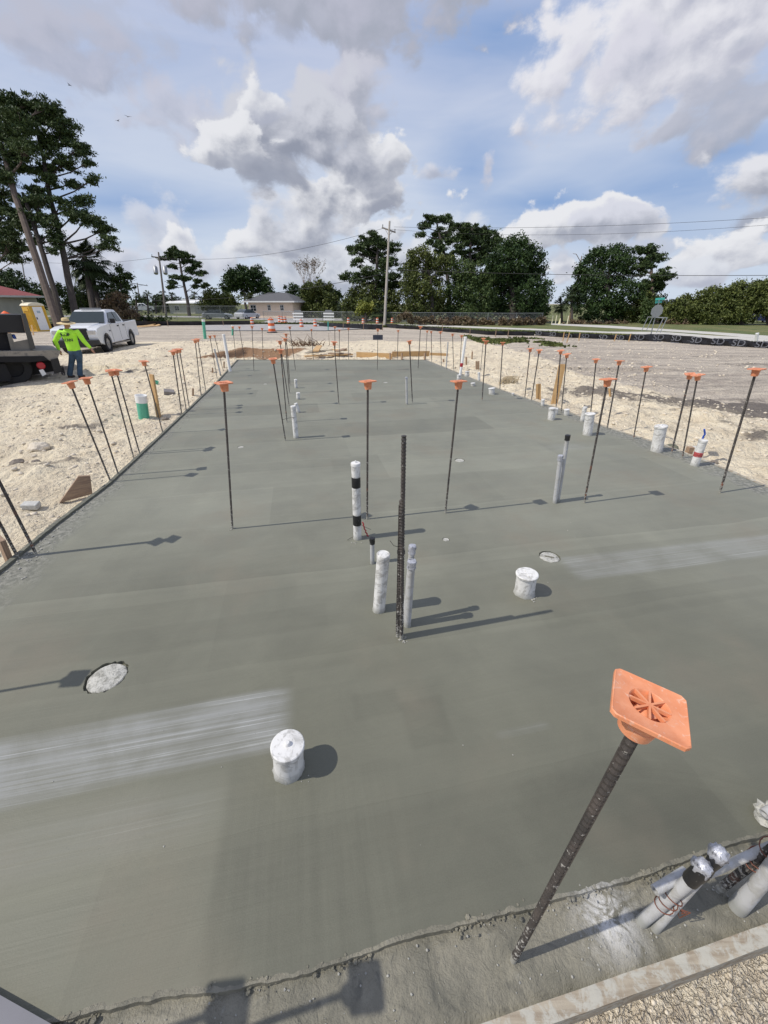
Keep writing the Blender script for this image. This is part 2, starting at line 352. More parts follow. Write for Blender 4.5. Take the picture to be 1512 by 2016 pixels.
def f_slab(q, b):
    c = q.coord(); X, Y, Z = q.xyz(c)[:3]
    cs, sn = math.cos(R_(11.5)), math.sin(R_(11.5))
    u = q.add(q.mul(X, cs), q.mul(Y, sn)); v = q.sub(q.mul(Y, cs), q.mul(X, sn))
    wob = q.mul(q.sub(q.noise(q.comb(u, v, 0), 0.6, 3, 0.5), 0.5), 0.16)
    vw = q.add(v, wob)
    # passes of the bull float: lanes with slightly different tone
    lane = q.m('FLOOR', q.mul(vw, 1.0/0.82)); fr = q.m('FRACT', q.mul(vw, 1.0/0.82))
    seg = q.m('FLOOR', q.add(q.mul(u, 0.42), q.mul(q.white(q.comb(lane, 3.0, 1.0)), 5.0)))
    lt = q.white(q.comb(lane, seg, 2.0)); lt2 = q.white(q.comb(q.m('FLOOR', q.mul(vw, 1/2.3)), 5.0, 1.0))
    big = q.noise(c, 0.7, 4, 0.55); cloud = q.noise(c, 2.4, 6, 0.6, 0.5)
    st = q.noise(q.comb(q.mul(u, 0.5), q.mul(v, 55.0), 0), 1.0, 5, 0.7)
    st2 = q.noise(q.comb(q.mul(u, 0.25), q.mul(v, 14.0), 4), 1.0, 5, 0.62)
    gr = q.noise(c, 230, 3, 0.6)
    k = q.add(0.905, q.add(q.mul(q.sub(lt, 0.5), 0.17), q.mul(q.sub(lt2, 0.5), 0.12)))
    k = q.add(k, q.mul(q.sub(cloud, 0.5), 0.34)); k = q.add(k, q.mul(q.sub(big, 0.5), 0.34))
    k = q.add(k, q.mul(q.sub(st2, 0.5), 0.14)); k = q.add(k, q.mul(q.sub(gr, 0.5), 0.30))
    k = q.add(k, q.mul(q.ss(fr, 0.93, 0.985), 0.05))
    # far half drier, paler and bluer; near darkening partly paints in lens vignetting
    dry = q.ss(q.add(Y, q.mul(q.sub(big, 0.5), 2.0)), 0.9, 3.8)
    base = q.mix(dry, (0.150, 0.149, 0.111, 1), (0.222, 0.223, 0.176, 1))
    def uv(px, py): p = P(px, py); return p.x*cs+p.y*sn, p.y*cs-p.x*sn
    ua, _ = uv(425, 1700); _, va = uv(300, 1590); wn = q.mul(q.sub(q.noise(c, 3.5, 4, .6), .5), .05)
    k = q.add(k, q.mul(q.mul(q.ss(q.add(u, wn), ua+.03, ua-.03), q.ss(v, va+.25, va-.05)), 0.17))
    st3 = q.noise(q.comb(q.mul(u, 30.0), q.mul(v, 1.2), 9), 1.0, 5, 0.65); uc, vc = uv(620, 1720)
    m3 = q.mul(q.ss(q.m('ABSOLUTE', q.sub(u, uc)), .55, .15), q.ss(q.m('ABSOLUTE', q.sub(v, vc)), .45, .2)); k = q.add(k, q.mul(q.mul(q.sub(st3, .5), .30), m3))
    ud1, vd1 = uv(1230, 1600); wet = q.ss(q.add(q.m('SQRT', q.add(q.m('POWER', q.mul(q.sub(u, ud1), .55), 2.0), q.m('POWER', q.sub(v, vd1), 2.0))), q.mul(q.sub(q.noise(c, 4, 5, .6), .5), .34)), .25, .15); k = q.sub(k, q.add(q.mul(wet, .09), q.mul(q.mul(q.ss(u, .7, 1.3), q.ss(v, 1.1, .4)), .10)))
    for (px_, py_, hu_, hv_, am_) in ((740, 1385, .11, .07, -.08), (840, 1420, .10, .12, -.10), (640, 1330, .16, .05, .06), (690, 915, .22, .20, -.07), (1010, 1210, .25, .12, .05), (350, 1250, .9, .10, -.06), (1300, 1180, .9, .10, -.07), (900, 1120, 1.2, .10, .05)):
        u_, v_ = uv(px_, py_); k = q.add(k, q.mul(q.mul(q.ss(q.m('ABSOLUTE', q.sub(q.add(u, wn), u_)), hu_+.03, hu_-.01), q.ss(q.m('ABSOLUTE', q.sub(q.add(v, wn), v_)), hv_+.02, hv_-.01)), am_))
    arcs = q.noise(q.comb(q.mul(q.m('SQRT', q.add(q.m('POWER', q.sub(u, .9), 2.0), q.m('POWER', q.add(v, .9), 2.0))), 60.0), q.mul(u, 1.0), 2), 1.0, 4, .6)
    k = q.add(k, q.mul(q.mul(q.sub(arcs, .5), .16), q.ss(cloud, .45, .65)))
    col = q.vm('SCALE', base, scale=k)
    warm = q.ss(q.noise(c, 1.1, 4, 0.6), 0.5, 0.72, 0, 0.35)
    col = q.mix(warm, col, (0.20, 0.17, 0.125, 1))
    # pale streaked laitance, marks with their own shape
    def patch(px, py, hu, hv, soft=0.05):
        p = P(px, py); uu = p.x*cs+p.y*sn; vv = p.y*cs-p.x*sn
        a = q.ss(q.sub(hu, q.m('ABSOLUTE', q.sub(u, uu))), 0.0, soft*2); bq = q.ss(q.sub(hv, q.m('ABSOLUTE', q.sub(vw, vv))), 0.0, soft)
        return q.mul(a, bq)
    pt = q.mul(patch(190, 1480, 0.90, 0.185, .06), 0.78)
    pt = q.m('MAXIMUM', pt, q.mul(patch(1400, 1085, 1.35, 0.17, .06), 0.46))
    pt = q.m('MAXIMUM', pt, q.mul(patch(1120, 880, 0.5, 0.22, .2), 0.25))
    pt = q.m('MAXIMUM', pt, q.mul(patch(160, 1640, 0.62, 0.16, .14), 0.16))
    pt = q.m('MAXIMUM', pt, q.mul(patch(1030, 1440, 0.16, 0.03, 0.03), 0.16))
    stk = q.ss(q.add(st, q.mul(q.sub(cloud, .5), .9)), 0.30, 0.70, 0.30, 1.0)
    col = q.mix(q.mul(pt, stk), col, q.mix(q.ss(q.noise(q.comb(q.mul(u, 0.8), q.mul(v, 85.0), 3), 1.0, 3, .6), .56, .68), (0.285, 0.29, 0.278, 1), (0.46, 0.47, 0.46, 1)))
    # rough unfinished margin along the left and right boards
    e = q.sub(X, q.sub(q.mul(Y, -0.19), 2.45)); mg = q.ss(q.add(e, q.mul(q.sub(cloud, 0.5), 0.5)), 0.34, 0.10)
    e2 = q.sub(q.add(q.mul(Y, -0.247), 5.17), X); mg2 = q.ss(q.add(e2, q.mul(q.sub(cloud, 0.5), 0.5)), 0.30, 0.08)
    mm = q.m('MAXIMUM', mg, mg2); rg = q.noise(c, 22, 5, 0.7)
    col = q.mix(q.mul(mm, 0.65), col, q.mix(q.ss(rg, 0.42, 0.6), (0.13, 0.13, 0.11, 1), (0.30, 0.29, 0.25, 1)))
    pits = q.ss(q.voro(c, 34, 'F1'), 0.10, 0.03)
    q.put(b.inputs['Base Color'], q.mix(q.mul(pits, q.ss(cloud, 0.45, 0.6, 0, 0.5)), col, (0.09, 0.11, 0.09, 1)))
    q.put(b.inputs['Roughness'], q.lin(q.add(cloud, q.mul(st, 0.4)), 0.4, 1.0, 0.50, 0.78)); b.inputs['Specular IOR Level'].default_value = 0.35
    h = q.add(q.add(q.mul(st, 0.25), q.mul(st2, 0.9)), q.add(q.mul(gr, 0.10), q.mul(q.mul(mm, rg), 3.0)))
    h = q.add(h, q.add(q.mul(q.ss(fr, 0.93, 0.99), 0.35), q.mul(cloud, 1.2)))
    q.put(b.inputs['Normal'], q.bump(h, 0.42, 0.012))
M_slab = mat('fresh_concrete', f_slab)
def f_ledge(q, b):
    c = q.coord(); n = q.noise(c, 5, 6, 0.6, 0.6); n2 = q.noise(c, 18, 6, 0.68, 0.6); gr = q.noise(c, 200, 3, 0.6)
    r = q.noise(q.vm('MULTIPLY', c, (1, 0.35, 1)), 38, 5, 0.6)
    col = q.mix(q.ss(n, 0.3, 0.7), (0.140, 0.133, 0.100, 1), (0.250, 0.230, 0.172, 1))
    col = q.mix(q.ss(n2, 0.60, 0.74, 0, 0.35), col, (0.36, 0.35, 0.30, 1)); col = q.mix(q.ss(q.noise(c, 9, 6, .7, 1.), .52, .66, 0, .55), col, (.085, .083, .066, 1))
    x = q.xyz(c)
    p = P(1200, 1800); g = q.m('EXPONENT', q.mul(q.add(q.m('POWER', q.sub(x[0], p.x), 2.0), q.m('POWER', q.sub(x[1], p.y), 2.0)), -130.0))
    col = q.mix(q.mul(g, q.ss(q.noise(c, 15, 7, 0.72, 1.5), 0.38, 0.58)), col, (0.60, 0.59, 0.56, 1))
    col = q.mix(q.ss(gr, 0.5, 0.8, 0, 0.25), col, (0.10, 0.10, 0.085, 1))
    q.put(b.inputs['Base Color'], col); b.inputs['Roughness'].default_value = 0.6
    q.put(b.inputs['Normal'], q.bump(q.add(q.add(q.mul(n2, 1.3), q.mul(r, 0.25)), q.mul(gr, .25)), 0.9, 0.012))
M_ledge = mat('rough_concrete', f_ledge)
def f_white(col, grime):
    def f(q, b):
        c = q.coord(); n = q.noise(c, 14, 6, 0.65, 0.8); n2 = q.noise(q.vm('MULTIPLY', c, (1, 1, 0.22)), 34, 5, 0.6, 0.4); g = q.noise(c, 60, 4, .6)
        info = q.n.new('ShaderNodeObjectInfo').outputs['Random']
        m1 = q.ss(q.add(n, q.mul(info, 0.06)), 0.57-grime*0.25, 0.70-grime*0.2); m2 = q.ss(n2, 0.60-grime*.1, 0.72)
        cc = q.mix(q.mul(m1, 0.75), (*col, 1), (0.36, 0.35, 0.32, 1)); cc = q.mix(q.mul(m2, 0.55), cc, (0.27, 0.26, 0.24, 1))
        z = q.xyz(c)[2]; foot = q.ss(q.add(z, q.mul(q.sub(n, .5), .10)), 0.055, 0.0)
        cc = q.mix(q.mul(foot, 0.75), cc, (0.27, 0.27, 0.235, 1))
        q.put(b.inputs['Base Color'], cc); b.inputs['Roughness'].default_value = 0.55
        q.put(b.inputs['Normal'], q.bump(q.add(q.mul(m1, .6), q.mul(g, .4)), 0.6, 0.002))
    return f
M_pvc = mat('splashed_white_pipe', f_white((0.70, 0.69, 0.66), 0.33))
M_pvcgrey = mat('splashed_grey_conduit', f_white((0.46, 0.46, 0.455), 0.28))
def f_bar(q, b):
    c = q.coord(); n = q.noise(c, 9, 5, 0.6); n2 = q.noise(c, 75, 4, 0.62); r = q.n.new('ShaderNodeObjectInfo').outputs['Random']
    z = q.xyz(c)[2]
    col = q.mix(q.ss(n, 0.35, 0.65), (0.050, 0.046, 0.043, 1), (0.095, 0.080, 0.070, 1))
    col = q.mix(q.ss(q.noise(q.comb(0, r, z), 7, 3, .5), 0.62, 0.72, 0, 0.8), col, (0.26, 0.085, 0.035, 1))
    sp = q.ss(q.add(n2, q.ss(z, 0.5, 0.05, 0, 0.10)), 0.605, 0.67)
    col = q.mix(sp, col, (0.40, 0.385, 0.35, 1))
    col = q.mix(q.ss(q.add(z, q.mul(q.sub(n2, .5), .06)), 0.045, 0.02), col, (0.33, 0.32, 0.28, 1))
    q.put(b.inputs['Base Color'], col); b.inputs['Roughness'].default_value = 0.6; b.inputs['Metallic'].default_value = 0.25
    q.put(b.inputs['Normal'], q.bump(n2, 0.5, 0.002))
M_bar = mat('rusty_steel_bar', f_bar)
def f_cap(q, b):
    c = q.coord(); n = q.noise(c, 30, 5, 0.6, 0.3); r = q.n.new('ShaderNodeObjectInfo').outputs['Random']; n2 = q.noise(c, 130, 4, .6)
    col = q.mix(q.ss(n, 0.3, 0.7), (0.68, 0.245, 0.11, 1), (0.76, 0.32, 0.165, 1))
    col = q.mix(q.mul(r, 0.35), col, (0.56, 0.16, 0.07, 1))
    col = q.mix(q.ss(q.noise(c, 55, 6, .7, 1.), 0.56, 0.66, 0, 0.6), col, (0.72, 0.47, 0.35, 1))
    q.put(b.inputs['Base Color'], col); b.inputs['Roughness'].default_value = 0.5
    b.inputs['Subsurface Weight'].default_value = 0.0
    q.put(b.inputs['Normal'], q.bump(n2, 0.25, 0.001))
M_cap = mat('orange_plastic', f_cap)
def f_wood(col, dk, grime):
    def f(q, b):
        c = q.coord(); g = q.noise(q.vm('MULTIPLY', c, (1, 12, 12)), 4, 5, 0.6, 0.8); n = q.noise(c, 19, 7, 0.72, .5); n3 = q.noise(c, 55, 5, .6)
        cc = q.mix(q.ss(g, 0.35, 0.65), (*col, 1), (*dk, 1))
        cc = q.mix(q.mul(q.ss(n, 0.58-grime, 0.70-grime), 0.8), cc, (0.44, 0.43, 0.37, 1))
        cc = q.mix(q.ss(n3, 0.55, 0.8, 0, .35), cc, (0.2, 0.17, 0.13, 1))
        q.put(b.inputs['Base Color'], cc); b.inputs['Roughness'].default_value = 0.8
        q.put(b.inputs['Normal'], q.bump(q.add(g, n), 0.5, 0.006))
    return f
M_board = mat('caked_form_lumber', f_wood((0.38, 0.33, 0.25), (0.26, 0.21, 0.15), 0.13))
M_boardg = mat('wet_form_lumber', f_wood((0.16, 0.16, 0.12), (0.10, 0.10, 0.08), -0.02))
M_stake = mat('raw_pine_lumber', f_wood((0.60, 0.40, 0.19), (0.47, 0.28, 0.12), -0.12))
M_stakeold = mat('weathered_lumber', f_wood((0.36, 0.25, 0.16), (0.24, 0.16, 0.11), -0.05))
M_black = simple('black_plastic', (0.009, 0.009, 0.010), 0.6, 0.3)
M_tapeb = simple('black_tape', (0.016, 0.016, 0.017), 0.35, 0.2, 30, dirt=(0.35, 0.34, 0.32), dirt_amt=0.02, dscale=60, bump=0.002)
M_silver = simple('crumpled_silver_tape', (0.50, 0.51, 0.55), 0.36, 0.25, 40, metal=0.35, bump=0.012, dirt=(0.10, 0.10, 0.11), dirt_amt=0.12, dscale=40)
M_wire = simple('rusty_tie_wire', (0.16, 0.055, 0.03), 0.6, 0.3, 40)
M_dwire = simple('dark_tie_wire', (0.03, 0.028, 0.026), 0.5, 0.2, 40)
M_red = simple('red_plastic', (0.42, 0.02, 0.03), 0.4, 0.2)
M_blue = simple('blue_plastic', (0.02, 0.09, 0.45), 0.4, 0.2)
M_green = simple('green_pipe', (0.10, 0.42, 0.28), 0.45, 0.2, dirt=(0.5, 0.45, 0.36), dirt_amt=0.0)
M_teal = simple('teal_paint', (0.05, 0.38, 0.33), 0.5, 0.1)
M_plast = simple('clean_white_plastic', (0.78, 0.78, 0.76), 0.45, 0.06)
M_conc = simple('dry_concrete', (0.50, 0.49, 0.45), 0.9, 0.25, 30, bump=0.006)
def f_puck(q, b):
    c = q.coord(); n = q.noise(c, 26, 6, .65, .5); n2 = q.noise(c, 90, 4, .6)
    cc = q.mix(q.ss(n, .42, .66), (0.48, 0.47, 0.42, 1), (0.22, 0.215, 0.185, 1)); cc = q.mix(q.ss(n2, .54, .64, 0, .6), cc, (.2, .2, .17, 1))
    q.put(b.inputs['Base Color'], cc); b.inputs['Roughness'].default_value = .85; q.put(b.inputs['Normal'], q.bump(q.add(n, n2), .8, .006))
M_puck = mat('chalky_drain_cover', f_puck)

# ------------------------------------------------------------------ ground
def axis(lo, hi, step, far, g=1.09):
    a = list(np.arange(lo, hi, step)); s = step; x = a[-1]
    while x < far: s *= g; x += s; a.append(x)
    s = step; x = a[0]; pre = []
    while x > -far: s *= g; x -= s; pre.append(x)
    return np.array(pre[::-1]+a)
def build_ground():
    xs = axis(-9.5, 8.0, 0.055, 900); ys = axis(-0.8, 17.5, 0.06, 1500)
    ys = ys[ys > -60]
    X, Y = np.meshgrid(xs, ys); Z = gz(X, Y)
    nx, ny = len(xs), len(ys); co_ = np.stack([X, Y, Z], -1).reshape(-1, 3).astype(np.float32)
    idx = np.arange(nx*ny).reshape(ny, nx)
    f = np.stack([idx[:-1, :-1], idx[:-1, 1:], idx[1:, 1:], idx[1:, :-1]], -1).reshape(-1, 4).astype(np.int32)
    me = mesh_np('ground', co_, f, M_ground); me.polygons.foreach_set('use_smooth', np.ones(len(f), bool))
    d, dl, dr, df, dn = slab_dist(X, Y)
    # zone.x dusty grey dirt, zone.y dark topsoil, zone.z brown clay
    zx = np.maximum(np.maximum(sstep(dl, 5.0, 7.5)*(1-sstep(df, -1, 4)), sstep(dr, 4.0, 6.0)), sstep(df, 11, 15))
    zx = np.maximum(zx, sstep(dl, 9.5, 12))
    zy = np.zeros_like(X); zc = np.zeros_like(X)
    def blob(px, py, rx, ry, a, arr):
        c = P(px, py, GZ+.1); arr += a*np.exp(-((X-c.x)/rx)**2-((Y-c.y)/ry)**2)
    for q_ in [(1310, 797, 2.4, .8, 1.1), (1450, 815, 1.6, .6, 1.0), (1400, 792, 2.6, .6, .8), (1210, 790, 1.2, .4, .7), (1490, 880, .5, .3, .6), (1290, 830, .4, .2, .5), (1440, 860, .7, .3, .4), (165, 873, .35, .16, .8), (35, 850, .35, .2, .5), (270, 830, .45, .3, .7), (215, 862, .3, .2, .5), (125, 955, .4, .2, .5), (270, 735, 1.2, .4, .6), (225, 700, 2.0, .5, .4),
               (700, 652, 9, 1.0, .55), (480, 664, 5, .6, .45), (1430, 700, 3, .8, .5), (1480, 712, 2, .8, .5), (950, 662, 6, 1.2, .45), (1130, 673, 5, 1.0, .3), (320, 640, 9, 1.2, .6), (130, 640, 6, 1.5, .4)]: blob(*q_, zy)
    zc = np.exp(-(np.maximum(np.abs(X-pit_c.x)/1.9, np.abs(Y-pit_c.y)/2.9))**6)
    c0 = P(612, 677, -.4); c1 = P(830, 677, -.4)
    zc = np.maximum(zc, 0.75*np.exp(-((Y-c0.y)/.45)**2)*sstep(X, c0.x-1, c0.x+1)*(1-sstep(X, c1.x-2, c1.x+2)))
    c2 = P(640, 703, -.2); zc = np.maximum(zc, .6*np.exp(-((Y-c2.y)/.35)**2-((X-c2.x)/1.4)**2))
    a = me.attributes.new('zone', 'FLOAT_VECTOR', 'POINT'); a.data.foreach_set('vector', np.stack([zx, zy, zc], -1).reshape(-1).astype(np.float32))
    o = bpy.data.objects.new('ground', me); C.objects.link(o); tag(o, kind='structure')
def mesh_np(name, v, f, m_):
    me = bpy.data.meshes.new(name); n = f.shape[1]
    me.vertices.add(len(v)); me.vertices.foreach_set('co', np.ascontiguousarray(v, np.float32).reshape(-1))
    me.loops.add(f.size); me.loops.foreach_set('vertex_index', np.ascontiguousarray(f, np.int32).reshape(-1))
    me.polygons.add(len(f)); me.polygons.foreach_set('loop_start', np.arange(0, f.size, n, dtype=np.int32))
    me.update(calc_edges=True); me.materials.append(m_); return me
build_ground()

# ------------------------------------------------------------------ slab, ledge, drains
DR = [(210, 1332, .095, 'wide flush drain cover with ragged rim near the left foreground'),
      (1082, 1096, .075, 'oval-looking flush drain cover right of the taped conduits, slot in its middle'),
      (905, 906, .060, 'small flush drain cover beside the right middle rebar shadow'),
      (878, 1062, .028, 'tiny white plug disc set flush behind the uncapped rebar pair'),
      (474, 880, .042, 'little pale flush plug right of the left edge cap shadows'),
      (522, 756, .05, 'distant pale flush plug on the left half of the slab'),
      (759, 753, .06, 'distant pale flush plug at the middle of the slab')]
def build_slab():
    near = []
    pts = [ext(CRACK[1], CRACK[0], 1.9)]+CRACK+[ext(CRACK[-2], CRACK[-1], 3.9)]
    L = [0]
    for a, b in zip(pts, pts[1:]): L.append(L[-1]+(b-a).length)
    n = 900
    for k in range(n+1):
        s = L[-1]*k/n; x = np.interp(s, L, [p.x for p in pts]); y = np.interp(s, L, [p.y for p in pts])
        j = 0.012*float(fbm(np.array(s*5.0), np.array(1.3), 4, 5))+0.0035*float(fbm(np.array(s*38.), np.array(4.), 4, 6))
        near.append((x-bdir.y*j*1.0, y+bdir.x*j))
    lf = [(p.x, p.y) for p in LEFT[:-1]][::-1]; rt = [(p.x, p.y) for p in RIGHT[:-1]]
    # corners where the edges meet the near edge
    def isect(A, B, Cc, Dd):
        x1, y1, x2, y2, x3, y3, x4, y4 = A[0], A[1], B[0], B[1], Cc[0], Cc[1], Dd[0], Dd[1]
        den = (x1-x2)*(y3-y4)-(y1-y2)*(x3-x4); a = x1*y2-y1*x2; b = x3*y4-y3*x4
        return ((a*(x3-x4)-(x1-x2)*b)/den, (a*(y3-y4)-(y1-y2)*b)/den)
    cl = isect(LEFT[-2], LEFT[-1], near[0], near[5]); cr = isect(RIGHT[-2], RIGHT[-1], near[-6], near[-1])
    near = [p for p in near if cl[0]+.01 < p[0] < cr[0]-.01]
    poly = [cl]+near+[cr]+rt[::-1]+lf[::-1]
    # order: near edge left to right, right edge back to far, far edge, left edge forward
    poly = [cl]+near+[cr]+[(p.x, p.y) for p in RIGHT[:-1]][::-1]+[(p.x, p.y) for p in LEFT[:-1]]
    m = MB(); m.prism(poly, -0.125, 0.0); slab = m.build('concrete_slab', M_slab)
    cut = MB(); rr = random.Random(3)
    for px, py, r, lab in DR:
        p = P(px, py); pl = [(p.x+r*1.08*(1+rr.uniform(-.05, .09))*math.cos(a), p.y+r*1.08*(1+rr.uniform(-.05, .09))*math.sin(a)) for a in [2*math.pi*k/40 for k in range(40)]]
        cut.prism(pl, -0.022, 0.05)
    co_ = cut.build('cut', M_slab); md = slab.modifiers.new('b', 'BOOLEAN'); md.object = co_; md.solver = 'EXACT'
    dg = bpy.context.evaluated_depsgraph_get(); me = bpy.data.meshes.new_from_object(slab.evaluated_get(dg))
    slab.modifiers.clear(); slab.data = me; bpy.data.objects.remove(co_); me.name = 'concrete_slab'
    tag(slab, kind='structure')
    # burr along the broken edge
    bm_ = MB(); k0 = 0; vs = []; fs = []
    for k, p in enumerate(near):
        h = 0.0006+0.005*abs(float(fbm(np.array(k*.21), np.array(2.), 4, 8)))**1.3; w = 0.005+0.012*abs(float(fbm(np.array(k*.17), np.array(7.), 3, 18)))
        vs += [(p[0]+bdir.y*.006, p[1]-bdir.x*.006, -0.035), (p[0]+bdir.y*.003, p[1]-bdir.x*.003, h*.6), (p[0]-bdir.y*w*.4, p[1]+bdir.x*w*.4, h), (p[0]-bdir.y*w*1.5, p[1]+bdir.x*w*1.5, -0.001)]
        if k: a = (k-1)*4; b = k*4; fs += [(a, b, b+1, a+1), (a+1, b+1, b+2, a+2), (a+2, b+2, b+3, a+3)]
    bm_.add(vs, fs, True); o = bm_.build('slab_edge', M_ledge); o.parent = slab
    # ledge between the slab edge and the near form board
    n = 420; w = 14; vs = []; fs = []
    for i in range(n+1):
        s = -3.2+8.9*i/n
        for j in range(w+1):
            p = board_pt(s, 0.42*j/w-0.0); nz = 0.006*float(fbm(np.array(p.x*14), np.array(p.y*14), 3, 12))+0.004*float(fbm(np.array(p.x*45), np.array(p.y*45), 2, 15))
            vs.append((p.x, p.y, -0.021+nz*1.1-0.008*(j < 1)))
    for i in range(n):
        for j in range(w): a = i*(w+1)+j; fs.append((a, a+w+1, a+w+2, a+1))
    lm = MB().add(vs, fs, True); o = lm.build('slab_ledge', M_ledge); tag(o, kind='structure')
    for i, (px, py, r, lab) in enumerate(DR):
        p = P(px, py); m = MB()
        m.lathe([(r, -.021), (r*1.0, -.008), (r*.93, -.003 if r > .07 else -.001), (0.0001, -.002)], 28, bump=lambda i_, k_: random.uniform(-.04, .04) if i_ < 2 else 0)
        o = m.build('drain_cover', M_puck); o.location = p
        tag(o, lab, 'drain cover', 'drain covers set flush in the slab')
        if i == 1:
            m = MB(); m.box((0, 0, .0005), (r*.9, r*.16, .004)); q_ = m.build('slot', M_ledge, o); q_.rotation_euler.z = -.35
build_slab()
def board(name, pts, off, th, z0, z1, m_, label, cat='board', nseg=1, group='form boards around the fresh slab'):
    """long board following a polyline, thickness to its outer side"""
    m = MB(); n = len(pts); vs = []; fs = []
    pp = []
    for a, b in zip(pts, pts[1:]):
        for k in range(nseg): pp.append(a.lerp(b, k/nseg))
    pp.append(pts[-1])
    for i, p in enumerate(pp):
        a = pp[max(i-1, 0)]; b = pp[min(i+1, len(pp)-1)]; t = (b-a).normalized(); nn = Vector((t.y, -t.x, 0))*off
        w1 = random.uniform(-.0025, .0025); w2 = random.uniform(-.003, .003)
        q0 = p+nn*w1*0; q1 = p+nn*(th)
        for q_, z in ((q0, z0), (q0, z1+w2), (q1, z1-w2), (q1, z0)): vs.append((q_.x+w1, q_.y+w1, z))
    for i in range(len(pp)-1):
        a = i*4; b = a+4
        for k in range(4): fs.append((a+k, a+(k+1) % 4, b+(k+1) % 4, b+k))
    fs += [(3, 2, 1, 0), tuple(len(vs)-4+k for k in range(4))]
    m.add(vs, fs); o = m.build(name, m_); tag(o, label, cat, group); return o
board('form_board', [p.copy() for p in LEFT], 1, .038, -.13, .022, M_boardg, 'long grey caked form board along the left side of the slab', nseg=12)
board('form_board', [p.copy() for p in RIGHT], -1, .038, -.13, .006, M_board, 'long sand-dusted form board along the right side of the slab', nseg=10)
board('form_board', [LEFT[0]+Vector((-.04, .001, 0)), RIGHT[0]+Vector((.04, .001, 0))], -1, .038, -.13, .012, M_boardg, 'form board closing the far end of the slab', nseg=20)
board('form_board', [board_pt(-3.2), board_pt(5.6)], 1, .042, -.20, -.004, M_board, 'thick cement-caked form board at the bottom right corner, blue paint mark on it', nseg=60)

# ------------------------------------------------------------------ rebar dowels with square safety caps
BARL = 1.22
def bar_mesh(L, r=0.0083, n=10, step=0.0085):
    m = MB(); k = int(L/step); pts = []; rs = []
    for i in range(k+1):
        z = -0.06+(L+0.06)*i/k
        pts.append((0.0015*math.sin(z*3), 0.001*math.cos(z*4), z)); rs.append(r*(1.17 if i % 2 else 0.90))
    m.tube(pts, rs, n, smooth=False)
    m.box((r*1.02, 0, L/2), (.004, .005, L-.05)); m.box((-r*1.02, 0, L/2), (.004, .005, L-.05))
    return m
def cap_mesh(half=0.0545):
    m = MB(); N = 48; vs = []; fs = []
    outer = []; inner = []
    for k in range(N):
        a = 2*math.pi*k/N+math.pi/N; c, s = math.cos(a), math.sin(a); q = (abs(c)**16+abs(s)**16)**(-1/16.0)
        outer.append((half*c*q, half*s*q)); inner.append((0.029*c, 0.029*s))
    def ring(p, z): b = len(vs); vs.extend((x, y, z) for x, y in p); return b
    sc_ = lambda p, k: [(x*k, y*k) for x, y in p]
    rings = [ring(sc_(inner, .80), -.030), ring(inner, -.0015), ring(sc_(inner, 1.07), 0.0006), ring(sc_(outer, .93), .0006), ring(sc_(outer, .975), .0022), ring(outer, 0.0006), ring(outer, -.0065), ring(sc_(outer, .95), -.0065), ring(sc_(inner, 1.16), -.0075), ring(sc_(inner, 1.0), -.040), ring(sc_(inner, 1.03), -.041), ring(sc_(inner, .90), -.064), ring(sc_(inner, .6), -.064)]
    for a, b in zip(rings, rings[1:]):
        for k in range(N): fs.append((a+k, b+k, b+(k+1) % N, a+(k+1) % N))
    fs.append(tuple(rings[0]+k for k in range(N))); fs.append(tuple(rings[-1]+k for k in range(N))[::-1])
    m.add(vs, fs, True)
    for k in range(8): m.box((0.0150*math.cos(k*math.pi/4), 0.0150*math.sin(k*math.pi/4), -.0022), (.030, .0034, .007), rot=(0, 0, k*math.pi/4))
    m.lathe([(.0001, .0005), (.0045, .0002), (.0045, -.006)], 10); m.lump((0, 0, -.020), .017, 4, .8, 12)
    return m
ME_BAR = bar_mesh(BARL).mesh('bar', M_bar); ME_CAP = cap_mesh().mesh('cap', M_cap)
G_REB = 'rebar dowels with orange square caps standing in the slab'
reb_src = None
def rebar(b, t, label, z=0.0, lean_y=0.0, yaw=None, capped=True, length=None, group=G_REB, world=None):
    """b: foot in the photograph; t: where its top is seen"""
    global reb_src
    g = P(b[0], b[1], z) if world is None else world
    if t is not None:
        r = ray(*t); k = (g.y+lean_y)/r.y; tp = Vector((0, 0, H))+r*k
    else: tp = g+Vector((0, 0, BARL+.02))
    d = tp-g; L = d.length if length is None else length
    if reb_src is None:
        e = empty('capped_rebar'); bo = bpy.data.objects.new('bar', ME_BAR); C.objects.link(bo); bo.parent = e
        ca = bpy.data.objects.new('cap', ME_CAP); C.objects.link(ca); ca.parent = e; reb_src = e; o = e
    else: o = copy_tree(reb_src)
    if yaw is None: yaw = random.uniform(0, math.pi/2)
    o.location = g
    o.rotation_euler = (d.to_track_quat('Z', 'Y') @ Euler((0, 0, yaw)).to_quaternion()).to_euler()
    for c in o.children:
        if c.name.startswith('bar'): c.scale = (1, 1, (L-0.028)/BARL)
        if c.name.startswith('cap'):
            c.location = (0, 0, L); c.rotation_euler = (random.uniform(-.10, .10), random.uniform(-.10, .10), 0)
    tag(o, label, 'rebar', group)
    return o
def barebar(pts, label, name='bare_rebar', r=.0110, group=None, m_=None, cat='rebar'):
    L = (Vector(pts[1])-Vector(pts[0])).length; mm = bar_mesh(L, r, step=.0085 if L < 2 else .02)
    o = mm.build(name, m_ or M_bar); o.location = pts[0]; o.rotation_euler = (Vector(pts[1])-Vector(pts[0])).to_track_quat('Z', 'Y').to_euler()
    return tag(o, label, cat, group)
def topat(b, t, z=0.0, lean_y=0.0, world=None):
    g = P(b[0], b[1], z) if world is None else world
    r = ray(*t); k = (g.y+lean_y)/r.y; return g, Vector((0, 0, H))+r*k
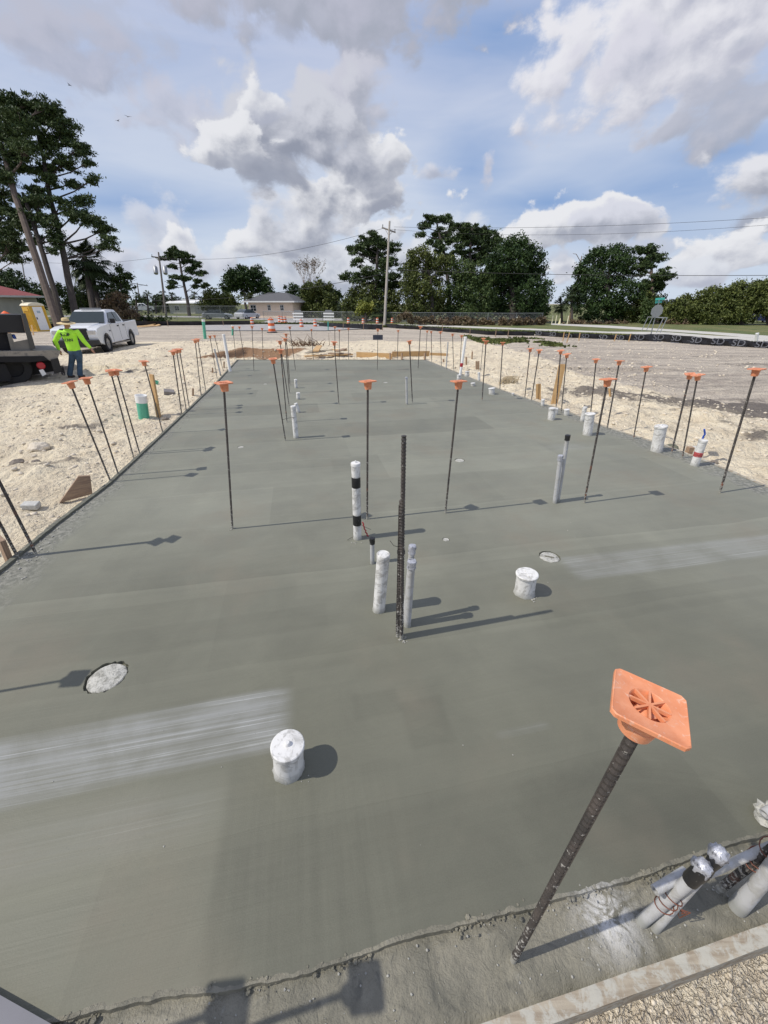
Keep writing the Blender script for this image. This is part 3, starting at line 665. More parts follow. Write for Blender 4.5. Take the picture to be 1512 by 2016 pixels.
# foreground and interior
rebar((1010, 1890), (1279, 1388), 'nearest capped rebar at the bottom right, its big orange square seen from above', z=-.019, lean_y=0.0, yaw=R_(58))
rebar((458, 1041), (440, 753), 'tall capped rebar standing alone in the left foreground of the slab', yaw=R_(44))
rebar((723, 1022), (724, 750), 'capped rebar just right of the black-banded white pipe', yaw=R_(38))
rebar((877, 1010), (903, 750), 'capped rebar with wire stub and white foot, right of the slab middle', yaw=R_(20))
rebar((1150, 990), (1197, 746), 'capped rebar next to the taller of the paired grey conduits', yaw=R_(12))
rebar((1417, 970), (1490, 726), 'leaning capped rebar at the far right edge of the photo', yaw=R_(25))
rebar((562, 868), (537, 706), 'capped rebar nearest the tall wire-tied white pipe, first of the inner left line', yaw=R_(20))
I = [((565, 831), (552, 688), 'second'), ((569, 799), (551, 671), 'third'), ((570, 774), (561, 666), 'fourth'), ((571, 758), (563, 657), 'fifth')]
for b, t, w in I: rebar(b, t, w+' capped rebar from the camera in the inner left line behind the wire-tied pipe')
rebar((667, 796), (658, 673), 'capped rebar alone in the middle distance, left of the lumber pile seen behind')
rebar((812, 793), (806, 671), 'capped rebar leaning beside a thin grey conduit in the middle distance')
rebar((949, 789), (957, 671), 'capped rebar just left of the two flush white stubs by the right side')
ordn = ['first', 'second', 'third', 'fourth', 'fifth', 'sixth', 'seventh', 'eighth', 'ninth', 'tenth', 'eleventh', 'twelfth', 'thirteenth', 'fourteenth', 'fifteenth', 'sixteenth', 'seventeenth']
LE = [((36, 1098), None), ((72, 1092), None), ((218, 949), (137, 752)), ((234, 936), (169, 744)), ((262, 896), (217, 729)), ((275, 892), (228, 728)), ((321, 853), (283, 711)),
      ((358, 817), (340, 691)), ((367, 808), (347, 688)), ((373, 803), (353, 687)), ((396, 779), (384, 669)), ((405, 769), (389, 667)), ((427, 742), (413, 661)), ((439, 728), (422, 660)),
      ((465, 709), (458, 643)), ((481, 709), (471, 643))]
for i, (b, t) in enumerate(LE):
    rebar(b, t, ordn[i]+' capped rebar from the camera in the row along the left edge')
RE = [((1343, 902), (1374, 738)), ((1322, 892), (1359, 736)), ((1247, 864), (1273, 722)), ((1195, 845), (1220, 710)), ((1163, 811), (1174, 707)), ((1105, 812), (1116, 697)), ((1095, 801), (1104, 690)), ((1046, 789), (1062, 689)),
      ((1033, 784), (1044, 686)), ((984, 767), (990, 674)), ((946, 729), (952, 666)), ((905, 729), (909, 660)), ((893, 727), (891, 657)), ((869, 722), (867, 653)), ((850, 713), (849, 652))]
for i, (b, t) in enumerate(RE):
    rebar(b, t, ordn[i]+' capped rebar from the camera in the crowded row along the right edge')
FE = [((500, 731), (496, 642)), ((518, 709), (516, 646)), ((582, 730), (570, 643)), ((617, 709), (613, 648)), ((660, 709), (659, 643)), ((668, 709), (668, 649)), ((686, 709), (686, 646)), ((743, 729), (744, 648)), ((782, 709), (784, 650)), ((823, 727), (828, 643)), ((838, 708), (841, 651))]
for i, (b, t) in enumerate(FE):
    rebar(b, t, ordn[i]+' capped rebar from the left in the row across the far end')
# bars just outside the frame whose cap shadows lie on the slab
def from_shadow(px, py, z, lab):
    s = P(px, py, z); L = (BARL+.01)/math.tan(R_(SUN_EL)); g = Vector((s.x-L*math.cos(R_(SH_AZ)), s.y-L*math.sin(R_(SH_AZ)), z))
    rebar(None, None, lab, world=g, yaw=R_(5))
from_shadow(146, 1336, 0, 'capped rebar outside the left frame whose shadow falls beside the wide drain cover')
from_shadow(716, 1943, -.019, 'capped rebar at the near board casting the square shadow at the bottom middle')
from_shadow(445, 1986, -.019, 'capped rebar at the near board casting the square shadow at the bottom left')
# the uncapped pair
g, t = topat((790, 1258), (795, 858)); barebar((g, t), 'taller bare rebar of the uncapped pair in the centre foreground', group='uncapped rebar pair')
g, t = topat((783, 1253), (790, 985), lean_y=-.005); barebar((g, t), 'shorter bare rebar tied against the taller one in the centre foreground', group='uncapped rebar pair')
def wire(pts, r, label, m_=None, cat='wire', name='tie_wire', group=None, parent=None):
    m = MB(); P_ = []
    for a, b in zip(pts, pts[1:]):
        for k in range(4): P_.append(Vector(a).lerp(Vector(b), k/4))
    P_.append(Vector(pts[-1]))
    for k in range(1, len(P_)-1): P_[k] = P_[k]+Vector((random.uniform(-1, 1), random.uniform(-1, 1), random.uniform(-1, 1)))*r*1.2
    m.tube(P_, r, 6); o = m.build(name, m_ or M_dwire, parent)
    return tag(o, label, cat, group) if parent is None else o
g, t = topat((787, 1255), (791, 1000)); 
m = MB()
for dz in (0, .008, .016):
    z0 = .62+dz; c = g+(t-g)*(z0/t.z); m.tube([(c.x+.021*math.cos(a), c.y+.015*math.sin(a), z0+.004*math.sin(a)) for a in [k*math.pi/6 for k in range(13)]], .0014, 5)
c = g+(t-g)*.75; m.tube([(c.x-.015, c.y, .66), (c.x-.04, c.y-.01, .675), (c.x-.06, c.y, .70)], .0014, 5)
tag(m.build('tie_wire', M_dwire), 'twisted tie wire round the uncapped rebar pair', 'wire')

# ------------------------------------------------------------------ capped plastic pipes
G_PIPE = 'capped white plastic pipes standing in the slab'
def pipe(b, t, dia, label, z=0.0, capk='dome', bands=(), m_=None, cm=None, group=G_PIPE, name='capped_pipe', world=None, lean_y=0.0, cat='pipe', hole=False):
    g, tp = topat(b, t, z, lean_y, world); d = tp-g; L = d.length
    e = empty(name, g, d.to_track_quat('Z', 'Y').to_euler(), label, cat, group); r = dia/2; n = 28 if g.y < 5 else 18
    m = MB(); m.lathe([(r*1.0, -.03), (r*1.10, .0), (r*1.04, .012), (r, .03), (r, L-.03), (r, L-.012)], n, bump=lambda i, k: (random.uniform(-.05, .05) if i < 3 else 0))
    m.build('pipe_body', m_ or M_pvc, e)
    R2 = r*1.045; h = min(.035, L*.4)
    if capk == 'dome': prof = [(R2*.98, L-h), (R2, L-h+.002), (R2*1.0, L-.004), (R2*.93, L), (R2*.86, L+.001), (R2*.80, L-.002), (.0001, L+.001)]
    elif capk == 'plug': prof = [(R2*1.0, L-h*.7), (R2*1.05, L-h*.7), (R2*1.05, L-.003), (R2, L), (R2*.2, L+.003), (R2*.17, L+.014), (R2*.12, L+.018), (.0001, L+.018)]
    else: prof = [(R2*.97, L-h*.6), (R2*1.05, L-h*.5), (R2*1.08, L-.003), (R2, L+.002), (.0001, L+.003)]
    mc = MB(); mc.lathe(prof, n)
    if capk == 'cross': mc.box((0, 0, L+.004), (R2*1.3, .010, .004)); mc.box((0, 0, L+.0045), (.010, R2*1.3, .004))
    mc.build('cap', cm or M_pvc, e)
    for z0, z1, mm in bands:
        mb = MB(); mb.lathe([(r*1.005, z0*L), (r*1.03, z0*L+.003), (r*1.03, z1*L-.003), (r*1.005, z1*L)], n, bump=lambda i, k: random.uniform(-.008, .008)); mb.build('tape_band', mm, e)
    return e
def W(px, b, z=0.0):
    """width in metres of px pixels at the place b"""
    g = P(b[0], b[1], z); return px/FPX*(g.y*math.cos(PITCH)+(H-z)*math.sin(PITCH))
pipe((569, 1511), (566, 1466), .128, 'fat short capped pipe nearest the camera, beside the pale streaks', capk='plug')
pipe((1032, 1167), (1038, 1129), .134, 'stout capped pipe in front of the slotted drain cover', capk='cross')
pipe((746, 1200), (755, 1090), .080, 'tall plain capped pipe left of the uncapped rebar pair')
pipe((704, 1060), (700, 911), .070, 'tall white pipe with two black tape bands and a knob cap', capk='plug', bands=((.20, .34, M_tapeb), (.70, .83, M_tapeb)))
pb = P(708, 1052)
wire([pb+Vector((.03, -.01, .13)), pb+Vector((.045, -.02, .07)), pb+Vector((.06, -.03, .03)), pb+Vector((.075, -.03, -.01))], .006, 'short red tube rising out of the concrete against the banded pipe', M_red, 'tube', 'red_tube')
wire([pb+Vector((.02, -.01, .10)), pb+Vector((.10, -.02, .06))], .0016, 'loose dark wire end poking right from the banded pipe')
wire([pb+Vector((-.02, -.03, .01)), pb+Vector((-.06, -.07, .012)), pb+Vector((-.10, -.11, .008))], .0018, 'dark wire pair lying on the slab left of the banded pipe foot')
def conduit(b, t, px, label, z=0.0, tape=True, name='taped_conduit', m_=None, group='grey conduits standing in the slab', lean_y=0.0, tm=None, k=.05, dx=0):
    g, tp = topat(b, t, z, lean_y); g.x += dx; tp.x += dx; d = tp-g; L = d.length; r = px/2
    e = empty(name, g, d.to_track_quat('Z', 'Y').to_euler(), label, 'conduit', group)
    m = MB(); m.lathe([(r*1.08, -.02), (r*1.05, .004), (r, .02), (r, L-.002), (r*.8, L)], 16); m.build('conduit_body', m_ or M_pvcgrey, e)
    if tape:
        m = MB(); m.lathe([(r*1.05, L-k), (r*1.28, L-k+.004), (r*1.2, L-k*.6), (r*1.35, L-.012), (r*1.25, L+.003), (r*.6, L+.007), (.0001, L+.004)], 14, bump=lambda i, k_: random.uniform(-.10, .10)); m.build('tape_wrap', tm or M_silver, e)
    return e
conduit((733, 1109), (733, 1060), .034, 'short dark-topped conduit between the banded pipe and the plain capped pipe', tm=M_tapeb)
conduit((802, 1232), (811, 1105), .042, 'nearer grey conduit with torn tape top right of the uncapped pair')
conduit((797, 1226), (812, 1075), .036, 'farther taller grey conduit of the close twins right of the uncapped pair', lean_y=.03)
conduit((1092, 990), (1104, 897), .042, 'shorter conduit of the leaning pair right of the middle')
conduit((1098, 986), (1118, 857), .038, 'taller conduit of the leaning pair right of the middle, dark cap', tm=M_tapeb)
conduit((801, 796), (800, 743), .042, 'thin lone grey conduit in the middle distance', k=.03)
conduit((434, 738), (422, 687), .05, 'bare grey conduit leaning by the left edge near the tall white pipe', z=-.05, tape=False, name='bare_conduit')
conduit((878, 726), (882, 673), .04, 'bare grey conduit by the right edge before the far row', tape=False, name='bare_conduit')
e = pipe((583, 862), (577, 799), .074, 'wire-tied tall white pipe in the inner left line', capk='dome')
wire([P(559, 850)+Vector((0, 0, .12)), P(583, 862)+Vector((-.03, 0, .42))], .003, 'thin wire tying the white pipe to the rebar left of it') if False else None
g, t = topat((583, 862), (577, 799)); c = g+(t-g)*.66; c2, t2 = topat((562, 868), (537, 706)); q = c2+(t2-c2)*(c.z/t2.z)
wire([q, q.lerp(c, .5)+Vector((0, 0, .003)), c+Vector((.03, -.02, 0))], .003, 'thin wire tying the tall white pipe to the rebar left of it')
for (b, t, w, lab, ck) in [
    ((588, 812), (582, 794), .07, 'second short white pipe behind the wire-tied pipe, partly hidden', 'dome'),
    ((587, 786), (587, 773), .078, 'stubby splashed pipe third in the inner left line of pipes', 'dome'),
    ((583, 764), (582, 747), .07, 'farthest splashed pipe of the inner left line of pipes', 'plug'),
    ((968, 776), (968, 764), .13, 'wide low white stub in the middle of the right side', 'lip'),
    ((931, 760), (931, 754), .10, 'very low capped stub left of the wide low white stub', 'lip'),
    ((919, 741), (920, 731), .12, 'white stub with dark mouth near the far tall white pipe', 'lip'),
    ((943, 750), (943, 733), .07, 'slim white stub behind the low stubs on the right side', 'dome'),
    ((903, 748), (904, 738), .11, 'white stub seen just above a rebar cap on the far right side', 'dome'),
    ((1010, 779), (1010, 774), .055, 'tiny low stub on the right edge beside the netting clump', 'lip'),
    ((1068, 799), (1069, 786), .065, 'small slim pipe on the right edge beside the short orange stake', 'dome'),
    ((1085, 826), (1088, 803), .12, 'fat leaning pipe in front of the long raw plank stake', 'dome'),
    ((1094, 816), (1095, 804), .07, 'shorter pipe tucked behind the fat leaning pipe', 'dome'),
    ((1115, 818), (1116, 806), .085, 'low pipe with dark collar just right of the raw plank stake', 'lip'),
    ((1146, 829), (1152, 801), .07, 'slim leaning white pipe directly behind the stout right edge pipe', 'dome'),
    ((1156, 856), (1162, 814), .135, 'stout white pipe behind the leaning paired conduits', 'lip'),
    ((1292, 888), (1302, 838), .142, 'tall stout white pipe left of the two crossing capped rebars', 'plug')]:
    pipe(b, t, w, lab, capk=ck)
pipe((1367, 916), (1385, 866), .092, 'leaning white pipe with a red label by the blue tube', bands=((.36, .54, simple('scuffed_red_label', (.40, .06, .06), .6, .4, 50, dirt=(.6, .55, .5), dirt_amt=.08, dscale=50)),), capk='dome')
g, t = topat((1373, 880), (1375, 842), z=.0); g.z = 0
wire([P(1366, 905), P(1366, 905)+Vector((.03, .02, .16)), P(1366, 905)+Vector((.03, .02, .30)), P(1366, 905)+Vector((-.005, .02, .40))], .011, 'bent blue water tube rising behind the red-labelled pipe', M_blue, 'tube', 'blue_tube')
pipe((906, 738), (917, 663), .075, 'very tall slim white pipe with a red band near the far right side', bands=((.22, .32, M_red),), m_=M_plast, cm=M_plast)
pipe((453, 731), (440, 658), .08, 'very tall slim clean white pipe at the far left corner', m_=M_plast, cm=M_plast)

# ------------------------------------------------------------------ the tied bundle by the near board
zL = -.019
e = conduit((1264, 1814), (1383, 1712), .033, 'thick taped conduit at the near board with a stub wired to it', z=zL, group='taped conduits at the near board', k=.075, tm=M_tapeb)
for c in e.children:
    if c.name.startswith('tape'): c.scale = (1.0, 1.0, 1.0)
e2 = conduit((1291, 1828), (1412, 1688), .026, 'slimmer silver-topped conduit behind the thick taped one at the near board', z=zL, group='taped conduits at the near board', k=.08, lean_y=.03, tm=M_tapeb)
for a, b, r, lab in [(e, None, .021, None)]:
    ml = MB(); L = 0.0
def crumple(p, r, seed, label):
    rr = random.Random(seed); m = MB(); bm = bmesh.new(); bmesh.ops.create_icosphere(bm, subdivisions=3, radius=r)
    for v in bm.verts:
        n = Vector(v.co).normalized(); f = 1+.22*math.sin(n.x*9+seed)*math.cos(n.y*7+seed*2)+rr.uniform(-.045, .045); v.co = Vector(v.co)*f; v.co.z *= 1.15
    me = bpy.data.meshes.new('tape_ball'); [setattr(f, 'smooth', True) for f in bm.faces]; bm.to_mesh(me); bm.free(); me.materials.append(M_silver)
    return me
def child_mesh(par, me, name, world_loc):
    bpy.context.view_layer.update(); o = bpy.data.objects.new(name, me); C.objects.link(o); o.parent = par
    o.location = par.matrix_world.inverted() @ Vector(world_loc); return o
g, t = topat((1264, 1814), (1378, 1716), z=zL); child_mesh(e, crumple(t, .0235, 3, ''), 'tape_wrap', t+Vector((.002, .004, .016)))
g2, t2 = topat((1291, 1828), (1412, 1688), z=zL, lean_y=.03); child_mesh(e2, crumple(t2, .0225, 8, ''), 'tape_wrap', t2+Vector((.002, .004, .010)))
# stub across with tie wires
u = (t-g).normalized(); mid = g+(t-g)*.52
a = D(1287, 1752, (ray(1287, 1752).normalized().dot(Vector((0, 1, 0))), 0)[1] or 1.0) if False else None
def at_depth_of(w, px, py):
    t_ = (w.y*math.cos(PITCH)+(H-w.z)*math.sin(PITCH)); return D(px, py, t_)
s0 = at_depth_of(mid+Vector((0, -.03, .0)), 1289, 1753); s1 = at_depth_of(mid+Vector((0, -.0, .0)), 1350, 1716)
m = MB(); ax = (s1-s0); Lr = ax.length
m.lathe([(.0001, .03), (.0098, .03), (.0098, 0), (.014, 0), (.014, Lr), (.002, Lr)], 16, M=Matrix.Translation(s0) @ ax.to_track_quat('Z', 'Y').to_matrix().to_4x4())
tag(m.build('conduit_stub', M_pvcgrey), 'short open conduit stub wired across the thick taped conduit', 'conduit')
m = MB()
for f in (.40, .47, .56):
    c = g+(t-g)*f
    fr = u.to_track_quat('Z', 'Y').to_matrix().to_4x4(); ring = [(.024*math.cos(k*math.pi/7)-.004, .021*math.sin(k*math.pi/7), .012*math.sin(k*math.pi/7+f*9)) for k in range(15)]
    m.tube(ring, .0016, 6, M=Matrix.Translation(c) @ fr)
for k in range(5):
    c = g+(t-g)*.42+Vector((.02, -.01, 0)); m.tube([c, c+Vector((.018+.006*k, random.uniform(-.02, .01), random.uniform(-.03, .01))), c+Vector((.03, random.uniform(-.03, 0), random.uniform(-.05, 0)))], .0013, 5)
tag(m.build('tie_wire', M_wire), 'rusty tie wire looped round the thick taped conduit', 'wire')
gb = P(1385, 1762, zL); la = at_depth_of(P(1388, 1735, .10), 1392, 1722); lb = at_depth_of(P(1500, 1700, .22), 1540, 1655)
m = MB(); m.tube([la, la.lerp(lb, .5)+Vector((0, 0, .004)), lb], .0125, 16); e3 = m.build('slanted_conduit', M_pvcgrey); tag(e3, 'long pale slanted conduit running out of the right frame edge', 'conduit')
g4, t4 = topat((1415, 1752), (1540, 1655), z=zL); barebar((g4, t4), 'splashed thick rebar between the slanted conduit and the wrapped pipe', r=.0105)
g5, t5 = topat((1442, 1772), (1560, 1660), z=zL); g5.y -= .02
m = MB(); m.tube([g5, g5.lerp(t5, .5)+Vector((.004, 0, 0)), t5], [.026, .021, .022], 14); o = m.build('wrapped_pipe', M_pvcgrey); tag(o, 'plastic-wrapped pipe at the right frame edge above the near board', 'pipe')
m = MB()
for f in (.62, .68, .86):
    c = g4.lerp(t4, f); m.tube([(c.x+.03*math.cos(k*math.pi/7), c.y+.028*math.sin(k*math.pi/7), c.z+.015*math.sin(k*math.pi/7+1)) for k in range(15)], .0018, 6)
tag(m.build('tie_wire', M_wire), 'dark tie wire looped round the splashed rebar at the right frame edge', 'wire')
# tee fitting on a lump above the slab edge
f0 = P(1508, 1612); e = empty('tee_fitting', f0, (0, 0, 0), 'grey tee fitting with open mouth on a taped lump at the right frame edge', 'pipe fitting')
m = MB(); mdir = Vector((-.80, -.25, -.16)).normalized()
m.lathe([(.001, -.06), (.017, -.06), (.017, .055), (.0115, .055), (.0115, .03), (.001, .03)], 20, M=Matrix.Translation((-.005, 0, .085)) @ mdir.to_track_quat('Z', 'Y').to_matrix().to_4x4()); m.tube([(0, 0, .08), (.04, .02, .19)], [.022, .026], 16)
m.build('fitting_body', M_pvcgrey, e)
m = MB(); m.lump((.012, .0, .022), .05, 5, .85, 16); m.build('mortar_lump', M_puck, e)
m = MB(); m.tube([(-.03, -.02, .10), (0, -.035, .07), (.04, -.035, .03)], .0016, 6); m.tube([(-.045, -.02, .075), (-.01, -.05, .05), (.05, -.05, .01)], .0016, 6); m.build('binding_wire', M_wire, e)
# grey blade lying at the lower left corner
m = MB(); a = P(-60, 1925, .03); b = P(112, 2022, .03); c = P(60, 2120, .03); d = P(-140, 2060, .03)
m.prism([(a.x, a.y), (b.x, b.y), (c.x, c.y), (d.x, d.y)][::-1], .002, .03); o = m.build('float_blade', simple('dull_grey_metal', (0.13, 0.13, 0.15), .5, .1)); tag(o, 'smooth grey float blade lying at the lower left corner', 'tool')
# crumbs of mortar on the slab
def crumbs():
    m = MB(); rr = random.Random(5); spots = [(603, 1532, .03, 5), (1052, 1183, .05, 8), (795, 1262, .04, 12), (457, 1042, .04, 9), (723, 1023, .05, 9), (705, 1064, .06, 12), (215, 955, .10, 16), (238, 940, .1, 12), (270, 900, .15, 22), (320, 855, .12, 10), (55, 1100, .12, 22),
         (1120, 1037, .3, 3), (1100, 1150, .1, 2), (1300, 1800, .15, 30), (1080, 1790, .10, 14), (1450, 1700, .2, 30), (1160, 1850, .2, 18), (300, 1500, .8, 5), (800, 1500, .8, 4)]
    for px, py, s, n in spots:
        c = P(px, py)
        for k in range(n):
            x, y = c.x+rr.gauss(0, s*.5), c.y+rr.gauss(0, s*.4); r = rr.uniform(.0012, .0035)*(1.0 if y < 1.2 else 2.2); m.lump((x, y, (0 if py < 1650 else zL)+r*.4), r, rr.randint(0, 999), .7, 6)
    for (A, off) in ((LEFT, 1), (RIGHT, -1)):
        for k in range(260):
            y = rr.uniform(1.5, 14); x = float(edge_x(A, y))+off*abs(rr.gauss(0.02, .08)); r = rr.uniform(.003, .012); m.lump((x, y, r*.3), r, k, .6, 6)
    for k in range(260):
        s = rr.uniform(-1.5, 2.5); p = board_pt(s, rr.uniform(.02, .22)); r = rr.uniform(.0012, .004); m.lump((p.x, p.y, zL+r*.6), r, k, .7, 6)
    mc = MB(); acc = 0
    for a, b in zip(CRACK, CRACK[1:]):
        for k in range(int((b-a).length*170)):
            p = a.lerp(b, rr.random()); o_ = rr.gauss(-.006, .008); r = rr.uniform(.0015, .0055)*(1 if rr.random() < .8 else 1.7)
            if fbm(np.array(p.x*7), np.array(3.), 2, 4) > .0: mc.lump((p.x-bdir.y*o_, p.y+bdir.x*o_, (0 if o_ > 0 else -.013)+r*.2), r, k, .6, 6)
    oc = mc.build('edge_debris', M_ledge); tag(oc, 'broken concrete debris along the ragged near edge of the slab', 'debris', kind='stuff')
    o = m.build('concrete_crumbs', simple('crumb_concrete', (.34, .33, .29), .9, .3, 60)); tag(o, 'pale crumbs of mortar scattered over the slab and its edges', 'crumbs', kind='stuff')
crumbs()

# ------------------------------------------------------------------ lumber and litter on the sand
m = MB(); sb = 1.015
for k in range(8):
    a = board_pt(sb+.012*k, -.0225-.0025*random.random()); m.box((a.x, a.y, -.001), (.013, .036, .0035), rot=(0, 0, math.atan2(bdir.y, bdir.x)))
bmk = m.build('paint_mark', simple('blue_marking_paint', (.02, .22, .45), .6, .25, 60)); bmk.parent = bpy.data.objects['form_board.003']
def plank(p0, p1, w, th, label, m_=None, name='plank', cat='plank', group=None, roll=0.0):
    p0, p1 = Vector(p0), Vector(p1); d = p1-p0; m = MB(); m.box((d.length/2, 0, 0), (d.length, w, th)); o = m.build(name, m_ or M_stake)
    o.location = p0; o.rotation_euler = (d.to_track_quat('X', 'Z') @ Euler((roll, 0, 0)).to_quaternion()).to_euler(); return tag(o, label, cat, group)
def stake(b, t, wpx, label, m_=None, th=.035, roll=.5, name='wood_stake'):
    g = PG(*b); g, tp = topat(b, t, world=g); g = g-(tp-g).normalized()*.06
    w = wpx/FPX*(g.y*math.cos(PITCH)+(H-g.z)*math.sin(PITCH)); return plank(g, tp, w, th, label, m_, name, 'stake', 'wooden stakes beside the forms', roll)
stake((313, 822), (298, 737), 9, 'tall raw pine stake on the left sand beside the green pipe stub', roll=1.2)
stake((380, 779), (380, 765), 5, 'short weathered stake at the left form, behind the green pipe stub', M_stakeold)
stake((419, 733), (418, 724), 5, 'stubby grey stake at the left form under the far rebars', M_stakeold)
stake((441, 724), (441, 712), 4, 'stubby grey stake beside the tall clean white pipe', M_stakeold)
stake((1060, 785), (1060, 756), 9, 'short orange-brown stake at the right form', roll=1.2)
stake((1091, 794), (1107, 717), 12, 'long raw plank stake leaning at the right form', roll=1.3)
stake((1201, 781), (1200, 765), 3, 'thin pale stake standing in the right sand near the dark soil')
stake((918, 718), (918, 703), 3, 'thin stake at the far right form, left of a pair', M_stakeold)
stake((938, 727), (938, 711), 3, 'left stake of the dark little pair at the far right form', M_stakeold)
stake((942, 727), (942, 711), 3, 'right stake of the dark little pair at the far right form', M_stakeold)
stake((929, 706), (930, 692), 2.5, 'thin tilted peg on the sand beyond the far right form', M_stakeold)
stake((873, 718), (873, 707), 3, 'stubby dark stake near the far right slab corner', M_stakeold)
g = PG(22, 1108); stake((22, 1112), (0, 1060), 26, 'brown stake at the left frame edge beside the form board', M_stakeold, roll=1.0)
g = PG(120, 995); e = None
m = MB(); m.prism([(0, 0), (.30, .02), (.34, .22), (.24, .24)], -.019, .019); o = m.build('brace_block', M_stakeold); gg = PG(118, 992)
o.location = gg+Vector((0, 0, .0)); o.rotation_euler = (R_(88), 0, R_(38)); tag(o, 'angled brown wood brace against the left form board', 'brace', 'wooden stakes beside the forms')
m = MB(); m.box((0, 0, .05), (.13, .07, .10)); o = m.build('wood_block', M_stakeold, bevel=.006); o.location = PG(1359, 893); tag(o, 'small brown wood block at the right form by the red-labelled pipe', 'block')
m = MB(); m.box((0, 0, .05), (.09, .09, .12)); o = m.build('concrete_block', M_conc, bevel=.006); o.location = PG(1371, 897)+Vector((0, .05, 0)); tag(o, 'small pale concrete block behind the red-labelled pipe', 'block')
m = MB(); m.box((0, 0, .03), (.14, .09, .06)); o = m.build('concrete_block', M_conc, bevel=.01); o.location = PG(63, 1000); o.rotation_euler = (.1, .1, .2); tag(o, 'broken grey-white block lying on the left sand', 'block')
m = MB(); m.box((0, 0, .05), (.22, .16, .10)); o = m.build('concrete_block', simple('grey_block', (.22, .2, .19), .9, .2), bevel=.01); o.location = PG(333, 776); o.rotation_euler = (.3, .2, .5); tag(o, 'small grey-purple block on the left sand beyond the green pipe stub', 'block')
def rock(px, py, r, label, m_):
    bm = bmesh.new(); bmesh.ops.create_icosphere(bm, subdivisions=3, radius=r); s = random.random()*50
    for v in bm.verts:
        n = v.co.normalized(); f = 1+.35*float(fbm(np.array(n.x*2.1+s), np.array(n.y*2.1+n.z*1.7), 3, 2)); v.co = v.co*f; v.co.z *= .62
    me = bpy.data.meshes.new('rock'); bm.to_mesh(me); bm.free(); me.materials.append(m_); o = bpy.data.objects.new('rock', me); C.objects.link(o); g = PG(px, py); g.z += r*.2; o.location = g; return tag(o, label, 'rock', 'rocks on the sand')
M_rock = simple('limestone', (0.60, 0.53, 0.42), .95, .3, 12, bump=.02); M_rockd = simple('dark_clod', (0.20, 0.17, 0.14), .95, .3, 20, bump=.02)
rock(78, 885, .13, 'largest pale rock on the left sand', M_rock); rock(35, 915, .09, 'dark clod at the left edge of the photo', M_rockd)
rock(72, 912, .05, 'small clod right of the dark clod at the left edge', M_rockd); rock(1405, 912, .05, 'dark green-grey clod at the right form', M_rockd)
rock(1321, 884, .09, 'greenish concrete clod at the foot of the crossing rebars', simple('green_clod', (.14, .14, .10), .9, .3, 20, bump=.02)); rock(325, 826, .06, 'grey mortar clod at the foot of the raw pine stake', M_rockd)
# netting clump
m = MB(); g = PG(1000, 757); rr = random.Random(2)
for k in range(60):
    a = rr.uniform(0, 6.28); c = Vector((rr.uniform(-.16, .16), rr.uniform(-.1, .1), .08)); R0 = rr.uniform(.05, .15)
    m.tube([(c.x+R0*math.cos(a+t_*.6), c.y+.5*R0*math.sin(a+t_*.6)*1.2, max(.0, c.z+R0*.8*math.sin(t_*.9+a))) for t_ in range(6)], .006, 4)
o = m.build('netting_clump', simple('straw_netting', (0.42, 0.34, 0.22), .9, .3, 20)); o.location = g; tag(o, 'tangled straw-coloured netting clump beside the right form', 'netting')
# green and white pipe stubs
def stub(b, t, dia, label, zone, name='pipe_stub', m_=M_green, topm=M_plast, hollow=True, frac=.72):
    g = PG(*b); g, tp = topat(b, t, world=g); d = tp-g; L = d.length; r = dia/2
    e = empty(name, g, d.to_track_quat('Z', 'Y').to_euler(), label, 'pipe', zone); m = MB(); m.lathe([(r, -.06), (r, L*frac)], 24); m.build('pipe_body', m_, e)
    m = MB(); m.lathe([(r*1.0, L*frac-.01), (r*1.07, L*frac-.01), (r*1.09, L), (r*.92, L), (r*.9, L-.05), (.001, L-.05)] if hollow else [(r*1.08, L*frac), (r*1.1, L), (.001, L+.004)], 24); m.build('collar', topm, e); return e
stub((284, 824), (277, 778), .18, 'green pipe stub with white collar standing on the left sand', None)
stub((307, 757), (307, 750), .12, 'little green pipe end lying beyond the raw pine stake', None, frac=.5, topm=M_green)
stub((404, 667), (400, 629), .20, 'tall mint green pipe post on the sand in front of the black fence', None, frac=.9)
stub((458, 660), (458, 640), .16, 'pale green post with white top at the far left corner of the slab', None, frac=.8)
stub((646, 651), (646, 633), .09, 'slim teal post in front of the right striped barricade', None, m_=M_teal, topm=M_teal, hollow=False)
stub((1488, 678), (1491, 656), .16, 'pale cream pipe post standing behind the silt fence at the right frame edge', None, m_=M_plast, hollow=False, frac=.8)
